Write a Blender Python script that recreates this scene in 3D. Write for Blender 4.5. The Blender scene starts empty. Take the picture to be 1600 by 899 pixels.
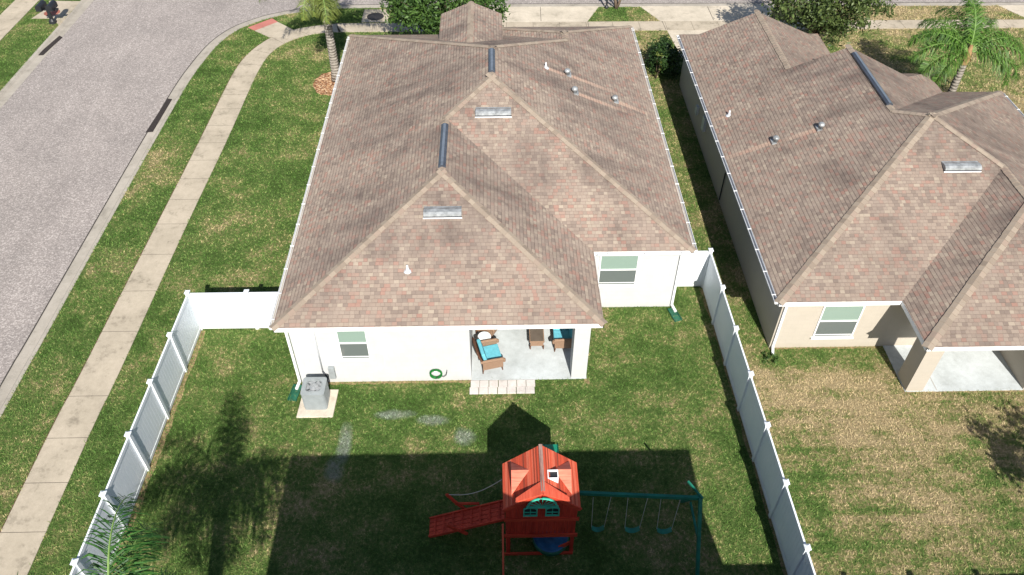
import bpy, math, random
import numpy as np
from mathutils import Vector, Matrix
random.seed(7); rng = np.random.default_rng(11)
PI = math.pi
S = bpy.context.scene
COL = S.collection

# ------------------------------------------------------------------ camera
cd = bpy.data.cameras.new('camera'); cam = bpy.data.objects.new('camera', cd); COL.objects.link(cam)
H, YAW, PIT, ROLL, F = 21.0868, 0.0253, 0.7653, 0.0048, 1244.9
fw = Vector((math.sin(YAW)*math.cos(PIT), math.cos(YAW)*math.cos(PIT), -math.sin(PIT)))
rr = Vector((math.cos(YAW), -math.sin(YAW), 0)); uu = rr.cross(fw)
r2 = rr*math.cos(ROLL)+uu*math.sin(ROLL); u2 = -rr*math.sin(ROLL)+uu*math.cos(ROLL)
M3 = Matrix((r2, u2, -fw)).transposed()
cam.matrix_world = Matrix.Translation((0, 0, H)) @ M3.to_4x4()
cd.sensor_width = 36; cd.lens = 36*F/1600; cd.clip_end = 3000; cd.clip_start = .3
S.camera = cam
# ------------------------------------------------------------------ world, sun, exposure
W = bpy.data.worlds.new('World'); S.world = W; W.use_nodes = True
nt = W.node_tree; bg = nt.nodes['Background']
sky = nt.nodes.new('ShaderNodeTexSky'); sky.sky_type = 'NISHITA'; sky.sun_disc = False
SUND = Vector((-.185, 1.2, -1)).normalized()
sky.sun_elevation = math.asin(-SUND.z); sky.sun_rotation = math.atan2(-SUND.x, -SUND.y)
nt.links.new(sky.outputs[0], bg.inputs[0]); bg.inputs[1].default_value = 0.075
sl = bpy.data.lights.new('sun', 'SUN'); sl.energy = 5.0; sl.angle = math.radians(.5); sl.color = (1, .955, .88)
so = bpy.data.objects.new('sun', sl); COL.objects.link(so); so.rotation_euler = SUND.to_track_quat('-Z', 'Y').to_euler(); so.location = (0, -20, 40)
S.view_settings.view_transform = 'Standard'; S.view_settings.look = 'None'; S.view_settings.exposure = 0.66; S.view_settings.gamma = 1
S.render.engine = 'CYCLES'

# ------------------------------------------------------------------ materials
def L(r, g, b):
    f = lambda c: ((c/255+.055)/1.055)**2.4 if c/255 > .04045 else c/255/12.92
    return (f(r), f(g), f(b), 1)
class NT:
    def __init__(s, name):
        s.m = bpy.data.materials.new(name); s.m.use_nodes = True; s.t = s.m.node_tree
        s.b = s.t.nodes['Principled BSDF']; s.b.inputs['Roughness'].default_value = .8
        s.b.inputs['Specular IOR Level'].default_value = .3
    def n(s, typ, **k):
        o = s.t.nodes.new(typ)
        for a, v in k.items(): setattr(o, a, v)
        return o
    def lk(s, a, b): s.t.links.new(a, b)
    def val(s, x, sock):
        if isinstance(x, (int, float)): sock.default_value = x
        elif isinstance(x, tuple): sock.default_value = x
        else: s.lk(x, sock)
    def math(s, op, a, b=0, c=None, clamp=False):
        o = s.n('ShaderNodeMath', operation=op); o.use_clamp = clamp
        s.val(a, o.inputs[0]); s.val(b, o.inputs[1])
        if c is not None: s.val(c, o.inputs[2])
        return o.outputs[0]
    def pos(s): return s.n('ShaderNodeNewGeometry').outputs['Position']
    def sep(s, v):
        o = s.n('ShaderNodeSeparateXYZ'); s.lk(v, o.inputs[0]); return o.outputs
    def comb(s, x, y, z=0):
        o = s.n('ShaderNodeCombineXYZ'); s.val(x, o.inputs[0]); s.val(y, o.inputs[1]); s.val(z, o.inputs[2]); return o.outputs[0]
    def noise(s, v, sc, det=3, rough=.55, dim='3D'):
        o = s.n('ShaderNodeTexNoise', noise_dimensions=dim); s.lk(v, o.inputs['Vector'])
        o.inputs['Scale'].default_value = sc; o.inputs['Detail'].default_value = det; o.inputs['Roughness'].default_value = rough
        return o.outputs[0]
    def ramp(s, f, stops, interp='LINEAR'):
        o = s.n('ShaderNodeValToRGB'); o.color_ramp.interpolation = interp; e = o.color_ramp.elements
        while len(e) < len(stops): e.new(.5)
        for i, (p, c) in enumerate(stops):
            e[i].position = p; e[i].color = c if isinstance(c, tuple) else (c, c, c, 1)
        s.val(f, o.inputs[0]); return o.outputs[0]
    def mix(s, f, a, b, mode='MIX'):
        o = s.n('ShaderNodeMix', data_type='RGBA', blend_type=mode); s.val(f, o.inputs[0]); s.val(a, o.inputs[6]); s.val(b, o.inputs[7]); return o.outputs[2]
    def scale(s, v, x, y, z):
        o = s.n('ShaderNodeVectorMath', operation='MULTIPLY'); s.lk(v, o.inputs[0]); o.inputs[1].default_value = (x, y, z); return o.outputs[0]
    def wn(s, v, dim='2D'):
        o = s.n('ShaderNodeTexWhiteNoise', noise_dimensions=dim); s.lk(v, o.inputs['Vector']); return o.outputs[0]
    def bump(s, h, st=.5, d=.02):
        o = s.n('ShaderNodeBump'); o.inputs['Strength'].default_value = st; o.inputs['Distance'].default_value = d
        s.lk(h, o.inputs['Height']); s.lk(o.outputs[0], s.b.inputs['Normal'])
    def color(s, c): s.val(c, s.b.inputs['Base Color'])
def plain(name, c, rough=.6, metal=0, var=.12, sc=4, spec=.3, bump=0):
    m = NT(name); p = m.n('ShaderNodeTexCoord').outputs['Object']
    d = (c[0]*(1-var*1.6), c[1]*(1-var*1.6), c[2]*(1-var*1.6), 1); l = (min(1, c[0]*(1+var)), min(1, c[1]*(1+var)), min(1, c[2]*(1+var)), 1)
    nz = m.noise(p, sc, 5, .6)
    m.color(m.ramp(nz, [(.3, d), (.7, l)])); m.b.inputs['Roughness'].default_value = rough; m.b.inputs['Metallic'].default_value = metal
    m.b.inputs['Specular IOR Level'].default_value = spec
    if bump: m.bump(m.noise(p, 60, 3), bump, .01)
    return m.m

def shingle(name, tint=1.0, dark=.55, vents=(), hoods=()):
    m = NT(name); uv = m.n('ShaderNodeTexCoord').outputs['UV']; x, y, z = m.sep(uv)[:3]
    R = .130
    ry = m.math('DIVIDE', y, R); row = m.math('FLOOR', ry); fy = m.math('FRACT', ry)
    off = m.wn(m.comb(row, 3.1)); off = m.math('MULTIPLY', off, 3.0)
    wob = m.noise(m.comb(m.math('MULTIPLY', x, 3.0), m.math('MULTIPLY', row, 7.7)), 1.0, 1, .5, '2D')
    ux = m.math('ADD', m.math('ADD', m.math('DIVIDE', x, .165), off), m.math('MULTIPLY', wob, 1.2))
    colu = m.math('FLOOR', ux); fx = m.math('FRACT', ux)
    rnd = m.wn(m.comb(colu, row)); rnd2 = m.wn(m.comb(m.math('ADD', colu, 51.3), row))
    t = tint
    def C(r, g, b): q = L(r, g, b); return (q[0]*t, q[1]*t, q[2]*t, 1)
    base = m.ramp(rnd, [(0, C(129, 115, 105)), (.14, C(143, 128, 116)), (.34, C(151, 136, 123)), (.55, C(147, 131, 118)), (.68, C(157, 143, 128)), (.78, C(151, 127, 114)), (.88, C(153, 121, 108)), (.96, C(165, 151, 135))], 'CONSTANT')
    p = m.pos(); px_, py_, pz_ = m.sep(p)[:3]
    big = m.noise(p, .30, 4, .6)
    streak = m.noise(m.comb(m.math('MULTIPLY', x, 1.1), m.math('MULTIPLY', y, .18), m.math('MULTIPLY', big, 1.5)), 1.1, 4, .6)
    high = m.ramp(m.math('MULTIPLY', m.math('SUBTRACT', pz_, 2.6), .3), [(.12, .35), (.5, 1.0)])
    w = m.math('MULTIPLY', m.math('MULTIPLY', m.ramp(big, [(.34, 0.0), (.58, 1.0)]), m.ramp(streak, [(.32, 0.15), (.60, 1.0)])), high)
    wash = None
    for (vx, vy, sg, wd, ln, ax) in vents:      # galvanised fittings keep a pale washed run below them
        if ax == 'x': al = m.math('MULTIPLY', m.math('SUBTRACT', px_, vx), sg); ac_ = m.math('ABSOLUTE', m.math('SUBTRACT', py_, vy))
        else: al = m.math('MULTIPLY', m.math('SUBTRACT', py_, vy), sg); ac_ = m.math('ABSOLUTE', m.math('SUBTRACT', px_, vx))
        k = m.math('MULTIPLY', m.math('MULTIPLY', m.math('GREATER_THAN', al, 0), m.ramp(m.math('DIVIDE', al, ln), [(0, 1.0), (.5, .6), (1, 0.0)])), m.ramp(m.math('DIVIDE', m.math('ADD', ac_, m.math('MULTIPLY', m.math('SUBTRACT', streak, .5), wd)), wd), [(.5, 1.0), (1, 0.0)]))
        wash = k if wash is None else m.math('MAXIMUM', wash, k)
    if wash is not None: w = m.math('MULTIPLY', w, m.math('SUBTRACT', 1.0, m.math('MULTIPLY', wash, .9)))
    base = m.mix(m.math('MULTIPLY', w, dark), base, C(82, 73, 70))
    low = m.ramp(m.noise(p, 1.1, 4, .6), [(.35, 0.0), (.75, 1.0)])
    base = m.mix(m.math('MULTIPLY', low, .35), base, C(160, 145, 133))
    if wash is not None: base = m.mix(m.math('MULTIPLY', wash, .55), base, C(190, 158, 138))
    gr = m.noise(uv, 130, 2, .7)
    base = m.mix(.5, base, m.ramp(gr, [(.3, (.72, .72, .72, 1)), (.7, (1.25, 1.25, 1.25, 1))]), 'MULTIPLY')
    # row shade painted into the colour along each course edge; dark slots between tabs
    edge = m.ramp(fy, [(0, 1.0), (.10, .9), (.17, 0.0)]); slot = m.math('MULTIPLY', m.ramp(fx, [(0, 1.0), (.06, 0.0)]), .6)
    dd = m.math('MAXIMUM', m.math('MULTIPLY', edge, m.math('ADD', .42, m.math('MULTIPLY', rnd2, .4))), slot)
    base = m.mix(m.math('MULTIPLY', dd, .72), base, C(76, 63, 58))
    m.color(base); m.b.inputs['Roughness'].default_value = .93; m.b.inputs['Specular IOR Level'].default_value = .15
    h = m.math('ADD', m.math('MULTIPLY', m.math('SUBTRACT', 1.0, fy), .8), m.math('MULTIPLY', rnd2, .45))
    h = m.math('SUBTRACT', h, m.math('MULTIPLY', dd, .6))
    h = m.math('ADD', h, m.math('MULTIPLY', gr, .25))
    m.bump(h, .9, .022)
    return m.m

def lawn_color(m, blade=False):
    p = m.pos(); x, y, z = m.sep(p)[:3]
    a = m.noise(p, .28, 4, .6); b = m.noise(p, 1.3, 5, .65); c = m.noise(m.scale(p, 1, .8, 1), 9, 4, .7)
    if blade: r = m.n('ShaderNodeNewGeometry').outputs['Random Per Island']
    else: r = m.noise(p, 45, 3, .8)
    # how dry: neighbour's yard (x > 7.9, y < 18.5) is browner, mowing bands across it
    nb = m.math('MULTIPLY', m.math('GREATER_THAN', x, 7.9), m.ramp(m.math('DIVIDE', y, 40), [(.42, 1.0), (.47, 0.15)]))
    band = m.math('SINE', m.math('ADD', m.math('MULTIPLY', y, 5.2), m.math('MULTIPLY', a, 9)))
    dry = m.math('ADD', m.math('MULTIPLY', m.math('SUBTRACT', a, .5), 1.5), m.math('MULTIPLY', m.math('SUBTRACT', b, .5), 1.25))
    dry = m.math('ADD', dry, m.math('MULTIPLY', m.math('SUBTRACT', c, .5), 1.5))
    dry = m.math('ADD', dry, m.math('MULTIPLY', nb, m.math('ADD', m.math('ADD', -.12, m.math('MULTIPLY', y, .032)), m.math('MULTIPLY', band, .05))))
    mow = m.noise(m.comb(m.math('MULTIPLY', x, .12), m.math('MULTIPLY', y, 1.6)), 1.6, 4, .6, '2D')
    dry = m.math('ADD', dry, m.math('MULTIPLY', nb, m.math('MULTIPLY', m.math('SUBTRACT', mow, .5), .8)))
    front = m.math('MULTIPLY', m.math('GREATER_THAN', x, 15), m.math('GREATER_THAN', y, 33))
    dry = m.math('ADD', dry, m.math('MULTIPLY', front, .15))
    dry = m.math('ADD', dry, m.math('MULTIPLY', m.math('SUBTRACT', r, .5), .36))
    dry = m.math('ADD', dry, .31, clamp=True)
    g = m.ramp(dry, [(0, (.050, .108, .018, 1)), (.2, (.084, .166, .034, 1)), (.42, (.145, .208, .055, 1)), (.62, (.29, .265, .115, 1)), (.88, (.47, .37, .21, 1))])
    # pale chalky patches left where something stood
    def blob(cx, cy, rx, ry):
        dx = m.math('DIVIDE', m.math('SUBTRACT', x, cx), rx); dy = m.math('DIVIDE', m.math('SUBTRACT', y, cy), ry)
        d = m.math('SQRT', m.math('ADD', m.math('MULTIPLY', dx, dx), m.math('MULTIPLY', dy, dy)))
        return m.ramp(m.math('ADD', d, m.math('MULTIPLY', m.math('SUBTRACT', b, .5), 1.2)), [(.45, 1.0), (1.0, 0.0)])
    bl = None
    for q in [(-3.4, 16.0, .75, .22), (-2.2, 15.75, .6, .25), (-4.9, 14.9, .28, .9), (-5.1, 13.9, .35, .6), (-1.15, 15.1, .4, .4)]:
        o = blob(*q); bl = o if bl is None else m.math('MAXIMUM', bl, o)
    bl = m.math('MULTIPLY', bl, m.math('ADD', -.35, m.math('MULTIPLY', c, 1.9)), clamp=True)
    return m.mix(m.math('MULTIPLY', bl, .9), g, (.33, .36, .33, 1)), r, c
def mat_lawn():
    m = NT('lawn_soil'); g, r, c = lawn_color(m)
    m.color(m.mix(.35, g, (.07, .062, .035, 1))); m.b.inputs['Roughness'].default_value = 1; m.b.inputs['Specular IOR Level'].default_value = .05
    m.bump(m.math('ADD', r, c), .8, .06); return m.m
def mat_blades():
    m = NT('grass_blades'); g, r, c = lawn_color(m, True)
    m.color(m.mix(.45, g, m.ramp(r, [(0, (.6, .6, .6, 1)), (.5, (1, 1, 1, 1)), (1, (1.5, 1.45, 1.4, 1))]), 'MULTIPLY'))
    m.b.inputs['Roughness'].default_value = .75; m.b.inputs['Specular IOR Level'].default_value = .15
    return m.m
def concrete(name, c, stain=.45, joint=None):
    m = NT(name); p = m.pos()
    a = m.noise(p, .7, 5, .65); b = m.noise(p, 5, 5, .7); d = m.noise(p, 70, 2, .7)
    k = m.ramp(a, [(.35, (c[0]*1.06, c[1]*1.06, c[2]*1.05, 1)), (.7, (c[0]*.8, c[1]*.8, c[2]*.78, 1))])
    k = m.mix(m.math('MULTIPLY', m.ramp(m.noise(p, 1.4, 5, .75), [(.55, 0.0), (.68, 1.0)]), stain), k, (c[0]*.42, c[1]*.42, c[2]*.4, 1))
    k = m.mix(.35, k, m.ramp(b, [(.3, (.75, .74, .72, 1)), (.7, (1.15, 1.15, 1.15, 1))]), 'MULTIPLY')
    k = m.mix(.4, k, m.ramp(d, [(.3, (.7, .7, .7, 1)), (.7, (1.25, 1.25, 1.25, 1))]), 'MULTIPLY')
    m.color(k); m.b.inputs['Roughness'].default_value = .9; m.bump(d, .4, .01); return m.m
def asphalt():
    m = NT('asphalt'); p = m.pos()
    v = m.n('ShaderNodeTexVoronoi'); m.lk(p, v.inputs['Vector']); v.inputs['Scale'].default_value = 22
    cell = m.sep(v.outputs['Color'])[0]
    k = m.ramp(cell, [(0, (.13, .125, .12, 1)), (.35, (.245, .225, .215, 1)), (.7, (.32, .295, .28, 1)), (.92, (.55, .51, .48, 1))])
    k = m.mix(.5, k, (.295, .255, .235, 1))
    k = m.mix(.6, k, m.ramp(m.noise(p, .35, 5, .6), [(.3, (.82, .81, .8, 1)), (.7, (1.12, 1.1, 1.08, 1))]), 'MULTIPLY')
    k = m.mix(.4, k, m.ramp(m.noise(m.scale(p, 1.6, .25, 1), .8, 4, .6), [(.35, (.8, .8, .8, 1)), (.65, (1.1, 1.1, 1.1, 1))]), 'MULTIPLY')
    sp = m.ramp(m.noise(p, 1.9, 4, .75), [(.66, 0.0), (.74, 1.0)])
    k = m.mix(m.math('MULTIPLY', sp, .35), k, (.15, .135, .13, 1))
    m.color(k); m.b.inputs['Roughness'].default_value = .95; m.bump(cell, .5, .012); return m.m
def wallmat(name, c, var=.06):
    m = NT(name); p = m.pos(); x, y, z = m.sep(p)[:3]
    br = m.n('ShaderNodeTexBrick'); m.lk(m.comb(m.math('ADD', x, y), z), br.inputs['Vector'])
    br.inputs['Scale'].default_value = 1; br.inputs['Brick Width'].default_value = .4; br.inputs['Row Height'].default_value = .2; br.inputs['Mortar Size'].default_value = .008
    br.inputs['Mortar Smooth'].default_value = .6
    nz = m.noise(p, 2.2, 5, .6)
    k = m.ramp(nz, [(.3, (c[0]*(1-var), c[1]*(1-var), c[2]*(1-var), 1)), (.7, c)])
    k = m.mix(m.math('MULTIPLY', br.outputs['Fac'], .14), k, (c[0]*.6, c[1]*.6, c[2]*.6, 1))
    foot = m.ramp(m.math('ADD', z, m.math('MULTIPLY', m.noise(p, 3, 4), .25)), [(.1, .55), (.35, 0.0)])
    k = m.mix(m.math('MULTIPLY', foot, .5), k, (c[0]*.72, c[1]*.66, c[2]*.55, 1))
    m.color(k); m.b.inputs['Roughness'].default_value = .85
    m.bump(m.math('ADD', m.noise(p, 40, 4, .7), m.math('MULTIPLY', br.outputs['Fac'], -.8)), .25, .015); return m.m
def woodmat(name, c1, c2, along='x', sc=1.0):
    m = NT(name); p = m.n('ShaderNodeTexCoord').outputs['Object']
    k = {'x': (2, 30, 30), 'y': (30, 2, 30), 'z': (30, 30, 2)}[along]
    a = m.noise(m.scale(p, *k), sc, 4, .6); b = m.noise(p, 2.5, 3)
    k = m.ramp(a, [(.3, c1), (.7, c2)]); k = m.mix(.5, k, m.ramp(b, [(.3, (.7, .7, .7, 1)), (.7, (1.15, 1.15, 1.15, 1))]), 'MULTIPLY')
    m.color(k); m.b.inputs['Roughness'].default_value = .75; return m.m
def wicker(name, c):
    m = NT(name); p = m.n('ShaderNodeTexCoord').outputs['Object']
    w = m.n('ShaderNodeTexWave'); m.lk(p, w.inputs['Vector']); w.inputs['Scale'].default_value = 22; w.bands_direction = 'Z'; w.inputs['Distortion'].default_value = 1.5
    w2 = m.n('ShaderNodeTexWave'); m.lk(p, w2.inputs['Vector']); w2.inputs['Scale'].default_value = 18; w2.bands_direction = 'DIAGONAL'
    f = m.math('MULTIPLY', w.outputs['Fac'], w2.outputs['Fac'])
    m.color(m.ramp(f, [(.1, (c[0]*.45, c[1]*.42, c[2]*.4, 1)), (.7, c)])); m.bump(f, .5, .01); m.b.inputs['Roughness'].default_value = .7; return m.m
def mulchmat():
    m = NT('mulch'); p = m.pos(); v = m.n('ShaderNodeTexVoronoi'); m.lk(m.scale(p, 1, 1.7, 1), v.inputs['Vector']); v.inputs['Scale'].default_value = 13
    c = m.sep(v.outputs['Color'])[1]
    m.color(m.ramp(c, [(0, L(80, 52, 36)), (.35, L(140, 95, 66)), (.7, L(185, 145, 108)), (1, L(215, 188, 152))])); m.bump(c, .9, .04); m.b.inputs['Roughness'].default_value = .95; return m.m
def leafmat(name, dark, light, tr=.25, sc=1.2):
    m = NT(name); g = m.n('ShaderNodeNewGeometry')
    f = m.math('ADD', m.math('MULTIPLY', g.outputs['Random Per Island'], .7), m.math('MULTIPLY', m.noise(g.outputs['Position'], sc, 2), .35))
    c = m.ramp(f, [(.1, dark), (.85, light)])
    m.color(c); m.b.inputs['Roughness'].default_value = .5; m.b.inputs['Specular IOR Level'].default_value = .35
    t = m.n('ShaderNodeBsdfTranslucent'); m.lk(c, t.inputs[0]); mx = m.n('ShaderNodeMixShader'); mx.inputs[0].default_value = tr
    out = m.t.nodes['Material Output']; m.lk(m.b.outputs[0], mx.inputs[1]); m.lk(t.outputs[0], mx.inputs[2]); m.lk(mx.outputs[0], out.inputs[0]); return m.m
def palmbark():
    m = NT('palm_bark'); p = m.n('ShaderNodeTexCoord').outputs['Object']; x, y, z = m.sep(p)[:3]
    r = m.math('SINE', m.math('MULTIPLY', m.math('ADD', z, m.math('MULTIPLY', m.noise(p, 3, 3), .15)), 42))
    m.color(m.mix(.5, m.ramp(r, [(0, L(95, 88, 80)), (.6, L(160, 152, 142))]), m.ramp(m.noise(p, 9, 4), [(.3, L(85, 80, 72)), (.7, L(175, 168, 158))])))
    m.bump(r, .6, .02); return m.m
def blindglass(name, c, slat=.05, str_=.35):
    m = NT(name); x, y, z = m.sep(m.pos())[:3]
    f = m.math('SINE', m.math('MULTIPLY', z, 2*PI/slat))
    m.color(m.mix(m.math('MULTIPLY', m.math('ADD', f, 1), str_/2), c, (c[0]*.45, c[1]*.45, c[2]*.45, 1)))
    m.b.inputs['Roughness'].default_value = .08; m.b.inputs['Specular IOR Level'].default_value = .7
    m.bump(m.noise(m.pos(), 2.5, 2), .25, .02); return m.m
MT = dict(
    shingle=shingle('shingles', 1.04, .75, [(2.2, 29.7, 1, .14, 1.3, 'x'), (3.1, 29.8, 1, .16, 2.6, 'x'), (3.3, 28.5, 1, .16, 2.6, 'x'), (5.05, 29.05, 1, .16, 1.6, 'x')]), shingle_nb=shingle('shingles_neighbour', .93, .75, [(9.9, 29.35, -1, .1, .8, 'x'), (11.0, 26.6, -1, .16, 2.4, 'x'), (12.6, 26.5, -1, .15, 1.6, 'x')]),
    cap=plain('ridge_shingles', L(166, 148, 130), .95, var=.2, sc=5), lawn=mat_lawn(), blades=mat_blades(),
    walk=concrete('sidewalk_concrete', (.43, .37, .29), .65), kerb=concrete('kerb_concrete', (.37, .335, .29), .35), drive=concrete('drive_concrete', (.54, .475, .385), .4),
    patio=concrete('patio_concrete', (.50, .535, .55), .15), pad=concrete('pad_concrete', (.6, .53, .44), .3), paver=concrete('pavers', (.60, .555, .53), .3),
    asphalt=asphalt(), white_wall=wallmat('white_painted_block', (.51, .515, .515, 1), .08), tan_wall=wallmat('tan_stucco', (.44, .395, .33, 1)),
    white=plain('white_trim', (.80, .80, .80, 1), .45, var=.03), vinyl=plain('white_vinyl', (.74, .78, .83, 1), .35, var=.03, sc=2, spec=.4),
    fascia=plain('fascia', (.72, .73, .74, 1), .5, var=.04), gutter=plain('gutter_metal', (.55, .57, .60, 1), .35, .2, .1), gutter_in=plain('gutter_inside', (.12, .13, .15, 1), .6, .0),
    metal=plain('vent_metal', (.34, .355, .36, 1), .35, .25, .3, 5), darkmetal=plain('dark_metal', (.05, .055, .065, 1), .4, .4), bluemetal=plain('ridge_vent_plastic', (.065, .075, .095, 1), .3, .1, .2, spec=.6),
    vtop=plain('vent_top_plastic', (.15, .175, .21, 1), .3, .1, .15, spec=.6), pipe=plain('vent_pipe_plastic', (.75, .76, .78, 1), .4), glassup=blindglass('window_glass_with_blinds', (.25, .34, .29, 1)), glasslo=blindglass('window_screen', (.13, .15, .145, 1), .03, .2),
    black=plain('black_paint', (.022, .024, .028, 1), .4), ac=plain('ac_painted_steel', (.27, .295, .30, 1), .45, .0, .08), acdark=plain('ac_grille', (.10, .11, .115, 1), .5), acfan=plain('ac_fan', (.45, .46, .47, 1), .4, .4),
    hose=plain('green_hose', (.015, .16, .03, 1), .35, var=.3, sc=20), green=plain('green_plastic', (.02, .11, .065, 1), .5, var=.25), red=woodmat('red_stained_wood', L(152, 42, 26), L(208, 76, 50), 'x'),
    redy=woodmat('red_stained_wood_length', L(186, 70, 48), L(216, 100, 74), 'y'), redz=woodmat('red_stained_wood_upright', L(150, 38, 24), L(190, 60, 40), 'z'), redl=woodmat('pale_red_wood', L(196, 96, 76), L(226, 132, 108), 'x'), grey_wood=woodmat('weathered_ridge_wood', L(120, 80, 70), L(165, 140, 130), 'y'),
    teal=plain('green_painted_beam', (.012, .135, .09, 1), .5, var=.2), tealp=plain('teal_trim', (.05, .42, .30, 1), .5), rope=plain('rope', (.55, .52, .44, 1), .9), chain=plain('swing_rope', (.5, .5, .47, 1), .6),
    swing=plain('swing_seat', (.015, .16, .11, 1), .45), slide=plain('green_slide', (.01, .24, .15, 1), .3, spec=.5), bluepl=plain('blue_plastic', (.02, .10, .22, 1), .35, var=.3, sc=3), 
    wick=wicker('tan_wicker', L(176, 145, 120)), wickd=wicker('dark_wicker', L(120, 85, 66)), cush=plain('turquoise_cushion', L(100, 176, 192), .9, var=.12, sc=9), tabletop=plain('dark_table_top', L(100, 90, 80), .3), whitetop=plain('white_table_top', (.82, .82, .82, 1), .4),
    mulch=mulchmat(), bark=plain('bark', L(105, 90, 76), .9, var=.3, sc=12, bump=.6), palmbark=palmbark(), leaf=leafmat('tree_leaves', (.018, .045, .012, 1), (.09, .17, .035, 1)), leafb=leafmat('tree_leaves_olive', (.025, .05, .014, 1), (.13, .175, .05, 1)),
    frond=leafmat('palm_leaflets', (.03, .085, .012, 1), (.12, .24, .035, 1), .3), frondd=leafmat('palm_leaflets_dark', (.012, .05, .010, 1), (.055, .16, .028, 1), .25), frondy=leafmat('palm_leaflets_olive', (.05, .08, .014, 1), (.19, .23, .05, 1), .3), hedge=leafmat('hedge_leaves', (.012, .035, .009, 1), (.05, .10, .025, 1)),
    rachis=plain('palm_rachis', (.16, .26, .07, 1), .6), deadfrond=plain('palm_sheath', L(150, 120, 85), .9, var=.3), redpad=concrete('red_tactile', (.46, .17, .14), .15), manhole=plain('manhole_iron', (.025, .022, .022, 1), .6), rust=plain('manhole_rusty', L(150, 92, 78), .7, var=.2), 
    darkpatch=plain('dark_asphalt_patch', (.035, .028, .026, 1), .9, var=.3, sc=20), sealant=plain('joint_tar', (.05, .045, .04, 1), .9), soil=plain('edge_soil', (.11, .065, .04, 1), 1), dirt=plain('bare_dirt', L(140, 122, 88), 1, var=.35, sc=9), interior=plain('back_wall_shade', (.45, .45, .44, 1), .9), glass=plain('sliding_door_glass', (.04, .05, .055, 1), .06, spec=.8))

def plankmat():
    m = NT('faded_roof_planks'); g = m.n('ShaderNodeNewGeometry'); p = m.n('ShaderNodeTexCoord').outputs['Object']
    c = m.ramp(g.outputs['Random Per Island'], [(0, L(128, 62, 46)), (.18, L(172, 70, 48)), (.5, L(198, 80, 54)), (.85, L(212, 98, 70)), (1, L(196, 108, 84))])
    a = m.noise(m.scale(p, 30, 1.5, 30), 1, 5, .65); c = m.mix(.7, c, m.ramp(a, [(.3, (.62, .58, .58, 1)), (.65, (1.15, 1.15, 1.15, 1))]), 'MULTIPLY')
    m.color(c); m.b.inputs['Roughness'].default_value = .85; return m.m
MT['redplank'] = plankmat()
def vinylmat():
    m = NT('white_vinyl'); p = m.pos(); x, y, z = m.sep(p)[:3]
    f = m.ramp(m.math('ADD', z, m.math('MULTIPLY', m.noise(p, 2.5, 5, .7), .5)), [(.28, 1.0), (.62, 0.0)])
    k = m.ramp(m.noise(p, 1.4, 4), [(.3, (.72, .765, .81, 1)), (.7, (.78, .81, .845, 1))])
    m.color(m.mix(m.math('MULTIPLY', f, .45), k, (.46, .47, .38, 1))); m.b.inputs['Roughness'].default_value = .4; return m.m
MT['vinyl'] = vinylmat()
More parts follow.
